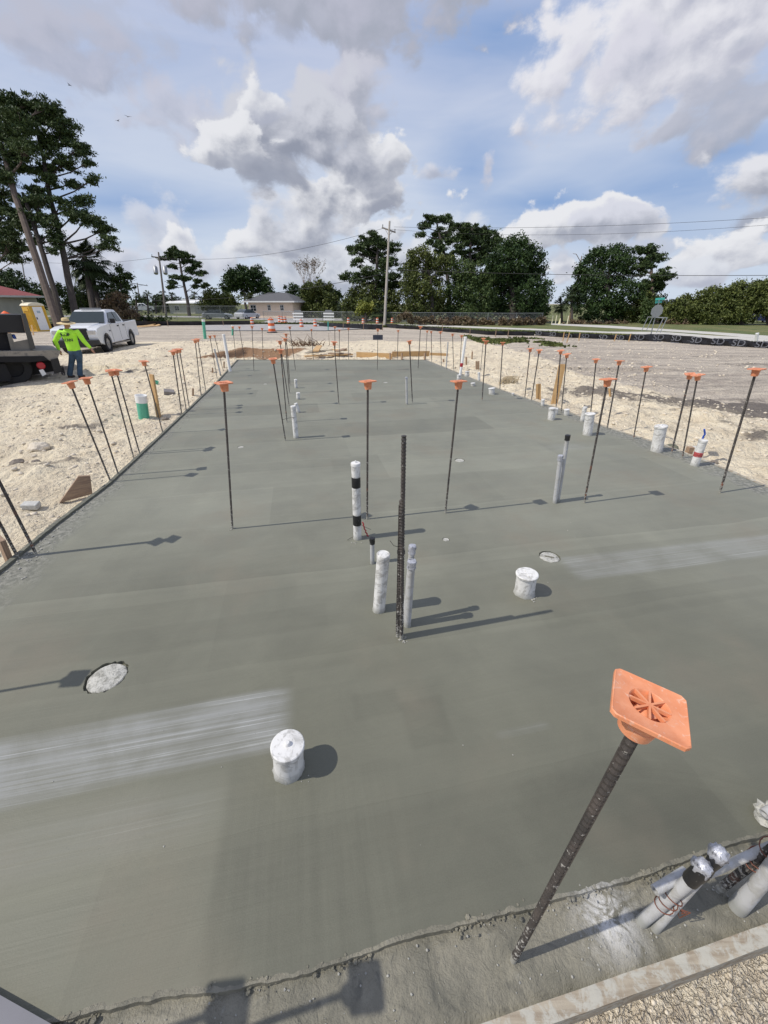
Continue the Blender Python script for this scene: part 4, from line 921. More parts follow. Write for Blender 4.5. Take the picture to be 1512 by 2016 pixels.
# footing forms and lumber beyond the far edge
def gpt(x, y, dz=0): p = PG(x, y); p.z += dz; return p
plank(gpt(702, 704, .12), gpt(772, 704, .12), .035, .2, 'horizontal form board beyond the slab with posts, left section', M_stake, 'footing_board', 'board', 'footing boards beyond the slab', 0)
plank(gpt(772, 703, .12), gpt(845, 701, .12), .035, .2, 'horizontal form board beyond the slab, right section near the corner', M_stake, 'footing_board', 'board', 'footing boards beyond the slab', 0)
plank(gpt(846, 703, .12), gpt(882, 704, .12), .035, .10, 'short low board past the far right corner of the slab', M_stake, 'footing_board', 'board', 'footing boards beyond the slab', 0)
for px, lab in ((768, 'dark post at the joint of the footing boards'), (791, 'dark post right of the joint of the footing boards'), (836, 'dark post at the right end of the footing boards')):
    stake((px, 708), (px, 695), 4, lab, M_stakeold)
LP = [((600, 706), (694, 704), .16, 'lowest pale plank of the lumber pile behind the slab'), ((648, 700), (690, 704), .14, 'tilted plank on the right of the lumber pile behind the slab'), ((602, 701), (640, 699), .12, 'short plank on the left of the lumber pile behind the slab'),
      ((652, 697), (682, 699), .14, 'upper plank of the lumber pile behind the slab'), ((664, 703), (680, 698), .2, 'crossed board in the lumber pile behind the slab'), ((610, 704), (655, 703), .1, 'thin batten in the lumber pile behind the slab'), ((622, 707), (630, 697), .25, 'upright leaning board in front of the lumber pile behind the slab')]
for i, (a, b, w, lab) in enumerate(LP): plank(gpt(*a, .05+.04*i), gpt(*b, .07+.04*i), w, .04, lab, [M_stake, M_stakeold, M_board][i % 3], group='lumber pile behind the slab')
m = MB(); rr = random.Random(9); g = PG(605, 681)
for k in range(90):
    p = Vector((rr.gauss(0, .5), rr.gauss(0, .3), .02)); d = Vector((rr.uniform(-1, .6), rr.uniform(-.4, .4), rr.uniform(.1, .8)))*rr.uniform(.3, .9); m.tube([p, p+d*.5+Vector((0, 0, .05)), p+d], [.02, .014, .006], 4)
o = m.build('brush_heap', simple('dead_brush', (0.16, 0.10, 0.06), .9, .3)); o.location = g; tag(o, 'small brown heap of dead brush on the sand behind the slab', 'brush heap')
g, t = topat((743, 729), (744, 664)); m = MB(); m.box((0, 0, 0), (.29, .02, .13)); m.box((0, -.012, .02), (.07, .01, .035)); o = m.build('hanging_plate', simple('slate_grey', (.05, .055, .075), .6, .2)); o.location = t+Vector((0, -.03, 0)); tag(o, 'small dark plate hung on a far-row rebar', 'plate')
# plywood scraps on the left dirt
for i, (a, b, w, lab) in enumerate([((278, 636), (300, 640), .9, 'tilted plywood sheet on the left dirt by the black fence'), ((268, 643), (305, 641), .35, 'long scrap board under the tilted plywood sheet'), ((290, 634), (312, 641), .5, 'loose plywood offcut right of the tilted sheet')]):
    plank(P(*a, GZ+.25-.08*i), P(*b, GZ+.08), w, .04, lab, M_stake, 'plywood_scrap', 'plywood', 'plywood scraps on the left dirt', .25)
# pebbles and clods
def pebbles():
    rr = np.random.default_rng(4); ico = bmesh.new(); bmesh.ops.create_icosphere(ico, subdivisions=1, radius=1.0); bv = np.array([v.co[:] for v in ico.verts]); bf = np.array([[v.index for v in f.verts] for f in ico.faces]); ico.free()
    pts = []
    def sp(n, fx, fy, rlo, rhi):
        x = fx(n); y = fy(n); d = slab_dist(x, y)[0]; k = d > .05; r = rlo*(rhi/rlo)**(rr.random(n)**2.2); pts.append(np.stack([x, y, r], -1)[k])
    sp(5200, lambda n: rr.uniform(-9.5, -2.6, n), lambda n: rr.uniform(.5, 15, n), .006, .045)
    sp(4200, lambda n: rr.uniform(1.5, 8.5, n), lambda n: rr.uniform(2, 15, n), .006, .045)
    sp(2200, lambda n: rr.uniform(-14, 18, n), lambda n: rr.uniform(14, 30, n), .02, .07)
    sp(2600, lambda n: rr.uniform(.2, 2.4, n), lambda n: rr.uniform(-.1, .7, n), .0015, .009)
    pp = np.concatenate(pts); n = len(pp); z = gz(pp[:, 0], pp[:, 1])+pp[:, 2]*.15
    sc_ = pp[:, 2][:, None, None]*(1+.5*(rr.random((n, len(bv), 1))-.5)); V = bv[None]*sc_*np.array([1, 1, .65])+np.stack([pp[:, 0], pp[:, 1], z], -1)[:, None]
    F = bf[None]+(np.arange(n)*len(bv))[:, None, None]
    me = mesh_np('pebbles', V.reshape(-1, 3), F.reshape(-1, 3), M_rock); o = bpy.data.objects.new('pebbles', me); C.objects.link(o); tag(o, 'pale limestone pebbles strewn over the sand', 'pebbles', kind='stuff')
pebbles()

# ------------------------------------------------------------------ roads, grass
def f_grass(q, b):
    c = q.coord(); n = q.noise(c, .35, 6, .62, .4); n2 = q.noise(c, 3.5, 6, .7); cc = q.mix(q.ss(n, .35, .65), (.085, .115, .030, 1), (.175, .165, .060, 1)); cc = q.mix(q.ss(n2, .45, .75, 0, .6), cc, (.045, .065, .018, 1))
    q.put(b.inputs['Base Color'], cc); b.inputs['Roughness'].default_value = .95; q.put(b.inputs['Normal'], q.bump(n2, .8, .12))
M_grass = mat('mown_grass', f_grass)
M_road = simple('pale_worn_asphalt', (.33, .32, .31), .9, .18, 1.5, dirt=(.46, .40, .33), dirt_amt=.1, dscale=1.2); M_walk = simple('pale_concrete_walk', (.50, .48, .43), .9, .12, 2)
def sheet(name, pix, z, m_, kind='structure', lab=None):
    me = bpy.data.meshes.new(name); vs = [tuple(P(x, y, z)) if y > YH+8 else tuple(x_ for x_ in (x, y, z)) for x, y in pix]; me.from_pydata(vs, [], [tuple(range(len(vs)))]); me.update()
    if me.polygons[0].normal.z < 0: me.flip_normals()
    me.materials.append(m_); o = bpy.data.objects.new(name, me); C.objects.link(o); return tag(o, kind=kind)
def sheetw(name, pts, z, m_):
    me = bpy.data.meshes.new(name); me.from_pydata([(p[0], p[1], z) for p in pts], [], [tuple(range(len(pts)))]); me.update()
    if me.polygons[0].normal.z < 0: me.flip_normals()
    me.materials.append(m_); o = bpy.data.objects.new(name, me); C.objects.link(o); return tag(o, kind='structure')
gp = [P(x, y, GZ) for x, y in [(1900, 706), (1512, 683), (1403, 677.5), (1302, 670), (1200, 665), (1054, 658), (960, 656), (880, 650.5), (800, 645), (753, 645), (640, 640), (400, 638.5), (250, 640), (120, 642), (-100, 644), (-600, 652)]]
sheetw('lawn', [(p.x, p.y) for p in gp]+[(-900, 60), (-900, 900), (900, 900), (900, 30)], GZ+.05, M_grass)
pl = lambda L: [(P(x, y, GZ).x, P(x, y, GZ).y) for x, y in L]
sheetw('road', pl([(1900, 704), (1512, 678), (1403, 669), (1302, 661), (1200, 657.2), (1054, 651.5), (960, 648), (880, 644.5), (800, 642.4), (700, 640.5), (690, 638), (800, 639.6), (880, 641.5), (960, 644.8), (1054, 648.4), (1200, 654.3), (1302, 654.5), (1403, 662), (1512, 668), (1900, 690)]), GZ+.054, M_walk)
sheetw('path', pl([(1512, 670), (1403, 660), (1330, 655), (1200, 647), (1112, 642), (1085, 640.5), (1085, 637.2), (1112, 638.6), (1200, 642), (1330, 650.5), (1403, 655), (1512, 662.5), (1800, 680), (1800, 688)]), GZ+.058, M_walk)
sheetw('road', pl([(300, 624.5), (420, 626.2), (520, 630.8), (760, 633), (760, 629.5), (640, 627.2), (520, 626.5), (480, 625.2), (420, 623.5), (300, 622.0), (-200, 621), (-200, 624)]), GZ+.055, M_road)
sheetw('road', pl([(400, 652), (640, 652), (740, 647), (640, 641), (640, 636), (590, 629), (540, 628.5), (500, 640), (400, 641)]), GZ+.056, M_road)

# silt fence: black sagging fabric on wooden posts
def f_silt(q, b):
    c = q.coord(); n = q.noise(c, 2.5, 5, .6); q.put(b.inputs['Base Color'], q.mix(q.ss(n, .3, .7), (.010, .011, .016, 1), (.028, .030, .040, 1))); b.inputs['Roughness'].default_value = .55; q.put(b.inputs['Normal'], q.bump(n, .5, .1))
M_silt = mat('black_silt_fabric', f_silt); M_mark = simple('pale_print', (.14, .145, .165), .7, .2)
def siltfence(pix, label, marks=None, posts=(), reps=6):
    A = [(P(x, yb, GZ-.02), at_depth_of(P(x, yb, GZ), x, yt)) for x, yb, yt in pix]; vs = []; fs = []; cols = []
    for (b0_, t0), (b1, t1) in zip(A, A[1:]):
        for k in range(reps):
            f = k/reps; b = b0_.lerp(b1, f); t = t0.lerp(t1, f); cols.append((b, t))
    cols.append(A[-1]); NR = 5
    for i, (b, t) in enumerate(cols):
        for j in range(NR):
            f = j/(NR-1); p = b.lerp(t, f); w = .05*math.sin(i*1.7+j)+.04*random.uniform(-1, 1); hh = (t.z-b.z)*f*(1-.05*random.random()); vs.append((p.x+w*.4, p.y+w, b.z+hh))
    for i in range(len(cols)-1):
        for j in range(NR-1): a = i*NR+j; fs.append((a, a+NR, a+NR+1, a+1))
    n0 = len(vs); vs2 = vs+[(x, y+.012, z) for x, y, z in vs]; fs2 = fs+[tuple(k+n0 for k in f[::-1]) for f in fs]
    e = empty('silt_fence', A[0][0], label=label, cat='silt fence', group='black silt fences round the site'); off = -A[0][0]
    m = MB(); m.add([Vector(v)+off for v in vs2], fs2, True); fb = m.build('fabric', M_silt, e)
    for x, yb, yt in posts:
        g = P(x, yb, GZ); t = at_depth_of(g, x+random.uniform(-1, 3), yt); m = MB(); m.box((0, 0, 0), (.045, .045, (t.z-g.z)+.1)); o = m.build('post', M_stake if x > 1100 else M_stakeold, e); o.location = (g+t)/2+off+Vector((0, -.09, 0)); o.rotation_euler.y = random.uniform(-.05, .1)
    if marks:
        for (x, y, s) in marks:
            y0 = np.interp(x, [p[0] for p in pix], [p[1] for p in pix]); g = P(x, y0, GZ); w = at_depth_of(g, x, y); xi = min(max(1, sum(1 for p in pix if p[0] < x)), len(pix)-1); d = (A[xi][0]-A[xi-1][0]).normalized()
            M = Matrix.Translation(w+off+Vector((d.y, -d.x, 0))*.13) @ Matrix.Rotation(math.atan2(d.y, d.x), 4, 'Z') @ Matrix.Rotation(math.pi/2, 4, 'X') @ Matrix.Scale(1.15, 4, (1, 0, 0))
            text_mesh('SD', s, M_mark, 'printed_mark', fb, M, .003)
            m = MB(); m.box((0, 0, 0), (s*1.2, .004, s*.09), M=Matrix.Translation(w+off+Vector((d.y, -d.x, 0))*.13+Vector((0, 0, -s*.55))) @ Matrix.Rotation(math.atan2(d.y, d.x), 4, 'Z')); m.build('printed_line', M_mark, fb)
    return e
siltfence([(-250, 660, 650), (60, 648, 639), (170, 644, 634), (250, 642.5, 632), (330, 641, 632.5), (400, 640.5, 632), (491, 640, 631)], 'black silt fence behind the white pickup on the left', posts=[(200, 645, 630), (330, 643, 631), (440, 642, 629)])
siltfence([(627, 643, 636), (660, 646, 636.5), (690, 647.5, 637.5), (720, 649, 637.5), (753, 649.5, 638.5)], 'black silt fence left of the leaning power pole', posts=[(676, 649, 634), (716, 650, 636), (753, 651, 634)])
siltfence([(760, 645, 637), (780, 647, 638), (800, 648, 641.5), (840, 650, 643), (880, 654, 646), (915, 656, 648), (960, 660, 651.5), (1010, 661, 652), (1052, 661.5, 653)], 'sagging black silt fence right of the power pole', posts=[(870, 655, 640), (925, 662, 646), (975, 664, 648), (1000, 663, 649)])
siltfence([(1054, 661, 650.5), (1112, 665, 656), (1160, 667, 656.5), (1200, 669, 659), (1240, 671, 658.5), (1302, 673, 656.8), (1350, 677, 660.5), (1403, 681, 666), (1450, 683, 667), (1485, 685, 672), (1530, 687, 671), (1700, 697, 680)], 'long black silt fence with pale printed marks on the right',
          marks=[(1062, 656, .42), (1090, 658, .40), (1120, 662, .36), (1153, 662, .38), (1188, 664, .42), (1221, 665, .40), (1258, 664, .44), (1296, 664, .46), (1334, 666, .46), (1373, 669.5, .46), (1413, 672, .46), (1455, 675.5, .46), (1500, 678.5, .46)],
          posts=[(1107, 672, 655), (1117, 675, 656), (1138, 671, 656), (1209, 672, 659), (1237, 673, 658)])

# chain link fences
def f_link(q, b):
    b.inputs['Base Color'].default_value = (.30, .31, .31, 1); b.inputs['Roughness'].default_value = .5; b.inputs['Metallic'].default_value = .4
    c = q.coord('UV'); x = q.xyz(c)
    w1 = q.m('ABSOLUTE', q.sub(q.m('FRACT', q.mul(q.add(x[0], x[1]), 9)), .5)); w2 = q.m('ABSOLUTE', q.sub(q.m('FRACT', q.mul(q.sub(x[0], x[1]), 9)), .5)); q.put(b.inputs['Alpha'], q.m('LESS_THAN', q.m('MINIMUM', w1, w2), .055))
M_link = mat('galvanised_mesh', f_link); M_galv = simple('galvanised_steel', (.30, .31, .32), .45, .1, 5, metal=.5)
def chainfence(pix, h, label, spacing=3.0):
    A = [P(x, y, GZ) for x, y in pix]; e = empty('chain_link_fence', A[0], label=label, cat='chain link fence', group='chain link fences behind the site'); o_ = -A[0]
    m = MB(); m.tube([a+o_+Vector((0, 0, h)) for a in A], .025, 6); m.build('top_rail', M_galv, e)
    me = bpy.data.meshes.new('mesh_panel'); vs = []; fs = []; uv = []; s = 0; S = [0]
    for a, b in zip(A, A[1:]): s += (b-a).length; S.append(s)
    for a in A: vs += [tuple(a+o_+Vector((0, .03, .05))), tuple(a+o_+Vector((0, .03, h)))]
    fs = [(2*i, 2*i+2, 2*i+3, 2*i+1) for i in range(len(A)-1)]; me.from_pydata(vs, [], fs); ul = me.uv_layers.new()
    for l in me.loops: ul.data[l.index].uv = (S[l.vertex_index//2], (l.vertex_index % 2)*h)
    me.materials.append(M_link); o = bpy.data.objects.new('mesh_panel', me); C.objects.link(o); o.parent = e
    n = int(s/spacing); pm = MB().tube([(0, 0, 0), (0, 0, h+.05)], .03, 6).mesh('post', M_galv)
    for k in range(min(n, 95)+1):
        d = s*k/max(1, min(n, 95)); i = max(0, min(len(A)-2, sum(1 for v in S if v <= d)-1)); p = A[i].lerp(A[i+1], (d-S[i])/max(1e-6, S[i+1]-S[i])); q_ = bpy.data.objects.new('post', pm); C.objects.link(q_); q_.parent = e; q_.location = p+o_
    return e
chainfence([(-300, 640), (0, 634), (200, 631.5), (330, 630.5), (480, 630)], 1.85, 'grey chain link fence running behind the pickup on the left')
chainfence([(520, 631), (640, 633), (800, 637)], 1.2, 'grey chain link fence behind the orange drums in the middle')
chainfence([(800, 639), (900, 640), (1000, 641.5), (1065, 641)], 1.25, 'chain link fence in front of the dark tree mass, with dry brush on it')

# traffic drums
def f_drum(q, b):
    c = q.coord(); z = q.xyz(c)[2]; n = q.noise(c, 9, 5, .6, .5); k = q.m('LESS_THAN', q.m('FRACT', q.mul(q.sub(z, .10), 1/.40)), .5)
    cc = q.mix(k, (.62, .60, .57, 1), (.68, .125, .025, 1)); cc = q.mix(q.ss(n, .55, .75, 0, .45), cc, (.38, .22, .15, 1)); q.put(b.inputs['Base Color'], cc); b.inputs['Roughness'].default_value = .5
M_drum = mat('orange_white_stripes', f_drum)
dsrc = None
def drum(px, py, hpx, label, light=False):
    global dsrc
    g = P(px, py, GZ); h = (at_depth_of(g, px, py-hpx)-g).z
    if dsrc is None:
        e = empty('traffic_drum'); m = MB(); m.lathe([(.29, .05), (.285, .2), (.275, .21), (.27, .4), (.262, .41), (.255, .6), (.245, .61), (.24, .8), (.23, .81), (.225, .97), (.19, 1.0), (.001, 1.0)], 20); m.build('barrel', M_drum, e)
        m = MB(); m.lathe([(.40, 0), (.42, .02), (.40, .06), (.30, .07)], 20); m.build('rubber_base', M_black, e); m = MB(); m.tube([(-.1, 0, 1.0), (-.08, 0, 1.08), (.08, 0, 1.08), (.1, 0, 1.0)], .02, 6); m.build('handle', M_drum, e); dsrc = e; o = e
    else: o = copy_tree(dsrc)
    o.location = g; o.rotation_euler.z = random.uniform(0, 6); s = h/1.08; o.scale = (s, s, s); return tag(o, label, 'traffic drum', 'orange and white traffic drums on the road')
for a in [(536, 655, 30, 'largest striped traffic drum, in front of the pink house'), (497, 639, 15, 'striped traffic drum at the right end of the left silt fence'), (551, 635, 14, 'left drum of the three crowded together behind the largest drum'), (556, 637, 15, 'middle drum of the three crowded together behind the largest drum'), (562, 636.5, 14, 'right drum of the three crowded together behind the largest drum'),
          (594, 645, 17, 'faded pinkish drum in front of the left striped barricade'), (621, 644, 16, 'faded pinkish drum between the two striped barricades'), (686, 638, 13, 'striped drum nearest the right striped barricade'), (715, 638, 12, 'striped drum left of the leaning power pole by one gap'), (743, 638, 13, 'striped drum touching the leaning power pole on its left'), (772, 637, 12, 'striped drum just right of the leaning power pole'), (827, 657, 14, 'lone striped drum at the far right slab corner')][:-1]: drum(*a)
# barricades
M_white = simple('white_board_paint', (.76, .76, .74), .5, .06); M_signback = simple('sign_back_grey', (.20, .21, .22), .5, .1)
bsrc = None
for px, py, hp, lab in [(588, 637, 27, 'left white-boarded barricade with a grey sign back on top'), (648, 637, 27, 'right white-boarded barricade with a grey sign back on top')]:
    g = P(px, py, GZ); h = (at_depth_of(g, px, py-hp)-g).z
    if bsrc is None:
        e = empty('road_barricade'); w = 1.9
        for z in (.62, 1.05, 1.48): m = MB(); m.box((0, 0, z), (w, .04, .24)); m.build('board', M_white, e)
        for x in (-.6, .6): m = MB(); m.box((x, .05, .85), (.06, .05, 1.7)); m.box((x, .05, .04), (.06, 1.2, .06)); m.build('leg', M_black, e)
        m = MB(); m.box((0, .03, 1.82), (1.2, .03, .34)); m.build('sign_panel', M_signback, e); bsrc = e
    else: e = copy_tree(bsrc)
    s = h/2.0; e.location = g; e.scale = (s, s, s); e.rotation_euler.z = -.30; tag(e, lab, 'barricade', 'white-boarded barricades across the road')

# power poles and wires
M_pole = simple('weathered_pole_wood', (.33, .30, .26), .9, .18, 3); M_poled = simple('dark_pole_wood', (.13, .115, .10), .9, .2, 3)
def pole(b, t, dep, r, label, m_, arms, trans=False, z=GZ):
    g = P(*b, z); tp = at_depth_of(g, *t); d = tp-g; L = d.length; e = empty('power_pole', g, d.to_track_quat('Z', 'Y').to_euler(), label, 'power pole', 'power poles along the road')
    m = MB(); m.tube([(0, 0, -.2), (0, 0, L*.5), (0, 0, L)], [r, r*.85, r*.65], 12); m.build('shaft', m_, e)
    for zf, w, tilt in arms:
        m = MB(); m.box((0, -.12, L*zf), (w, .1, .12), rot=(0, 0, 0)); m.tube([(-w*.3, -.1, L*zf), (0, -.05, L*zf-.7)], .025, 5); m.tube([(w*.3, -.1, L*zf), (0, -.05, L*zf-.7)], .025, 5); a = m.build('crossarm', m_, e); a.rotation_euler.z = tilt
        for x in (-w*.45, w*.45, -.05): mm = MB(); mm.lathe([(.03, 0), (.06, .08), (.04, .16), (.07, .22), (.03, .32), (.001, .33)], 8); q_ = mm.build('insulator', M_signback, a); q_.location = (x, -.12, L*zf+.06)
    if trans:
        for x in (-.65, .75): m = MB(); m.lathe([(.001, 0), (.3, .02), (.32, .1), (.32, 1.05), (.26, 1.15), (.06, 1.2), (.05, 1.5), (.001, 1.5)], 16); q_ = m.build('transformer', M_galv, e); q_.location = (x, -.05, L*.68)
    return e, g, tp
e1, pg, pt_ = pole((757, 641), (767, 436), 0, .16, 'tall weathered power pole left of the big dark trees', M_pole, [(.925, 1.7, .5)])
e2_, qg, qt = pole((328, 628), (312, 497), 0, .17, 'leaning power pole with grey transformers next to the lone pine', M_poled, [(.93, 2.2, .2)], True)
pole((60, 620), (43, 513), 0, .14, 'thin power pole between the left pines', M_poled, [(.97, 2.6, .1)])
pole((279, 615), (270, 557), 0, .18, 'tiny distant power pole with a wide arm, left of the transformers', M_poled, [(.97, 5, .3)])
def cable(a, b, sag, r, label):
    pts = []
    for k in range(25): f = k/24; p = Vector(a).lerp(Vector(b), f); p.z -= sag*4*f*(1-f); pts.append(p)
    m = MB(); m.tube(pts, r, 5); return tag(m.build('power_line', M_dwire), label, 'power line', 'power lines across the sky')
c0 = pt_+Vector((0, -.1, -.4)); cR = P(1512, 640, GZ); fr = lambda x, y, d: D(x, y, d)
cable(pt_+Vector((.5, 0, -.5)), fr(1700, 415, 34), .5, .013, 'upper power line running right from the tall pole top')
cable(pt_+Vector((-.4, 0, -.7)), fr(1700, 425, 33.4), .9, .011, 'second upper power line just below the top one on the right')
cable(pt_+Vector((0, 0, -4.6)), fr(1700, 540, 34), .3, .022, 'thick lower power line crossing the right trees')
cable(pt_+Vector((0, 0, -4.9)), fr(300, 592, 60), .8, .028, 'dark cable dropping left from the tall pole past the twiggy tree')
cable(pt_+Vector((-.6, 0, -.6)), qt+Vector((.8, 0, -.7)), 1.2, .016, 'thin power line spanning between the tall pole and the transformer pole')
cable(qt+Vector((-.9, 0, -.7)), fr(-60, 500, 60), 1.0, .016, 'thin power line running left from the transformer pole')

# stop sign seen from behind, with street name blades; pipe frame
g = P(1281, 660, GZ); e = empty('stop_sign', g, (0, -.06, 0), 'grey back of an octagonal sign with green street name blades', 'road sign'); dd = g.y*math.cos(PITCH)+(H-GZ)*math.sin(PITCH); sc1 = dd/FPX
m = MB(); hh = (at_depth_of(g, 1290, 590)-g).z; m.tube([(0, 0, 0), (0, 0, hh)], .04, 6); m.build('post', M_galv, e)
m = MB(); R1 = .46; cz = (at_depth_of(g, 1290, 612)-g).z; m.prism([(R1*math.cos(math.pi/8+k*math.pi/4), R1*math.sin(math.pi/8+k*math.pi/4)) for k in range(8)], -.01, .01, M=Matrix.Translation((0, -.06, cz)) @ Matrix.Rotation(math.pi/2, 4, 'X')); m.build('sign_plate', simple('sign_back', (.30, .31, .31), .5, .08), e)
m = MB(); m.box((0, 0, hh-.16), (.62, .03, .16), rot=(0, 0, .3)); m.build('name_blade', M_teal, e); m = MB(); m.box((.05, 0, hh+.04), (.6, .03, .16), rot=(0, 0, -.5)); m.build('name_blade', M_teal, e)
a, b = P(1272, 652, GZ), P(1299, 656, GZ); ha = 1.15; m = MB()
for p in (a, b, a+Vector((-.6, -.3, 0)), b+Vector((-.5, -.3, 0))): m.tube([p, p+Vector((.35, .2, ha))], .03, 6)
m.tube([a+Vector((.35, .2, ha)), b+Vector((.35, .2, ha))], .03, 6); m.tube([a+Vector((-.25, -.1, ha)), b+Vector((-.15, -.1, ha))], .03, 6)
tag(m.build('goal_frame', M_galv), 'low grey pipe frame standing on the grass below the sign back', 'frame')
for i, (px, py, lab) in enumerate([(1086, 638, 'leftmost pale road marker post at the right road mouth'), (1093, 639, 'second pale road marker post at the right road mouth'), (1116, 640, 'pale road marker post standing apart at the right road mouth')]):
    m = MB(); m.lathe([(.10, 0), (.09, .04), (.055, .05), (.05, .95), (.001, .97)], 8); o = m.build('marker_post', simple('cream_plastic', (.72, .68, .48), .5, .05)); o.location = P(px, py, GZ); tag(o, lab, 'marker post', 'pale marker posts at the right road mouth')
m = MB(); m.lathe([(.4, 0), (.4, .05), (.16, .06), (.05, .65), (.001, .66)], 10); o = m.build('traffic_cone', simple('cream_cone', (.72, .66, .40), .5, .05)); o.location = P(1101, 639, GZ); tag(o, 'small pale cone between the marker posts', 'cone')

# ------------------------------------------------------------------ trees
def f_leaf(a, bcol, name):
    def f(q, b):
        g = q.n.new('ShaderNodeNewGeometry'); r = g.outputs['Random Per Island']; c = q.coord(); n = q.noise(c, .55, 4, .6)
        cc = q.mix(q.ss(q.add(q.mul(r, .5), q.mul(n, .9)), .4, 1.0), (*a, 1), (*bcol, 1))
        q.put(b.inputs['Base Color'], cc); b.inputs['Roughness'].default_value = .6; b.inputs['Specular IOR Level'].default_value = .3
    return mat(name, f)
L_pine = f_leaf((.024, .046, .014), (.074, .108, .030), 'pine_needles'); L_oak = f_leaf((.014, .032, .008), (.050, .090, .020), 'dark_leaves')
L_olive = f_leaf((.050, .070, .015), (.135, .155, .038), 'olive_leaves'); L_yel = f_leaf((.14, .17, .03), (.33, .33, .06), 'yellow_green_leaves'); L_brown = f_leaf((.10, .065, .04), (.17, .13, .07), 'dry_leaves')
L_mid = f_leaf((.030, .058, .014), (.085, .120, .032), 'mid_green_leaves'); L_palm = f_leaf((.020, .034, .012), (.055, .080, .028), 'palm_leaves')
M_bark = simple('pine_bark', (.115, .088, .07), .95, .35, 2.5, bump=.05); M_barkd = simple('dark_bark', (.055, .045, .038), .95, .3, 3, bump=.05)
def leaves_np(cent, size, up=.3, aspect=1.6, rs=None):
    n = len(cent); rs = rs or rng; d = rs.normal(size=(n, 3)); d /= np.linalg.norm(d, axis=1, keepdims=True); nn = rs.normal(size=(n, 3)); nn[:, 2] += up*2; u = np.cross(d, nn); u /= np.linalg.norm(u, axis=1, keepdims=True)+1e-9
    s = (size*(.6+.8*rs.random(n)))[:, None]; a = d*s*aspect*.5; b = u*s*.5
    V = np.stack([cent-a, cent+b*.9, cent+a, cent-b*.9], 1); return V.reshape(-1, 3), np.arange(4*n).reshape(-1, 4)
def clump_cloud(C0, R0, nclump, nleaf, cr, shell=.45, flat=1.0):
    d = rng.normal(size=(nclump, 3)); d /= np.linalg.norm(d, axis=1, keepdims=True); rad = rng.random(nclump)**shell; cc = C0+d*R0*rad[:, None]
    sz = cr*(.6+.8*rng.random(nclump)); g = rng.normal(size=(nclump, nleaf, 3))*.5; g[..., 2] *= flat
    return cc, (cc[:, None]+g*sz[:, None, None]).reshape(-1, 3)
def tree(name, trunk, blobs, t, label, leaf, cat='tree', dens=1.0, lsize=2.3, clump=7.5, pine=False, bark=None, tr=(.35, .12), group=None, zbase=GZ, limbs=None):
    """trunk: places in the photograph from foot to tip; blobs: (x, y, half width, half height) of the crown lobes; t: depth in metres"""
    e0 = D(trunk[0][0], trunk[0][1], t); foot = Vector((e0.x, e0.y, zbase)); e = empty(name, foot, label=label, cat=cat, group=group); k = t/FPX
    pts = [foot]+[D(x, y, t) for x, y in trunk[1:]]; pts = [p-foot for p in pts]; pts[0].z -= .3
    rad = list(np.linspace(tr[0], tr[1], len(pts))); sm = []; sr = []
    for i in range(len(pts)-1):
        for j in range(4): sm.append(pts[i].lerp(pts[i+1], j/4)+Vector((random.uniform(-.05, .05), random.uniform(-.05, .05), 0))*(i+j > 0)); sr.append(rad[i]+(rad[i+1]-rad[i])*j/4)
    sm.append(pts[-1]); sr.append(rad[-1]); m = MB(); m.tube(sm, sr, 8); allc = []; L_ = []
    for (x, y, rx, ry) in blobs:
        dep = random.uniform(-.5, .5)*rx*k*1.2; c = D(x, y, t)+Vector((0, dep, 0)); R0 = np.array([rx*k, (rx+ry)*.5*k*.95, ry*k]); cr = clump*k; area = (rx*ry)
        nc = max(5, int(area/(clump**2)*(1.5 if pine else 3.4)*dens)); nl = int(84 if pine else 52)
        cc, lv = clump_cloud(np.array(c), R0, nc, nl, cr, .75 if pine else .42, .42 if pine else .75); L_.append(lv); cm = c-foot
        # limb from the trunk to the lobe and twigs to its clumps
        base = min(sm, key=lambda p: (p-(cm+Vector((0, 0, -ry*k-.35*abs(cm.x-p.x)))) ).length); r0 = max(.05, tr[1]*.55)*min(1.0, rx/25)+.03
        mid = base.lerp(cm, .55)+Vector((0, 0, -.12*(cm-base).length*.4)); m.tube([base, mid, cm], [r0, r0*.7, r0*.3], 5)
        for q_ in cc[:: max(1, len(cc)//(12 if pine else 5))]: qv = Vector(q_)-foot; m.tube([mid.lerp(cm, random.uniform(.2, 1)), qv.lerp(cm, .4)+Vector((0, 0, -.1)), qv], [r0*.35, r0*.22, .015], 4)
    m.build('trunk', bark or (M_bark if pine else M_barkd), e)
    lv = np.concatenate(L_)-np.array(foot); V, F = leaves_np(lv, lsize*k*(1.0 if not pine else .85), aspect=1.7 if not pine else 2.8); me = mesh_np('crown', V, F, leaf); o = bpy.data.objects.new('crown', me); C.objects.link(o); o.parent = e; return e
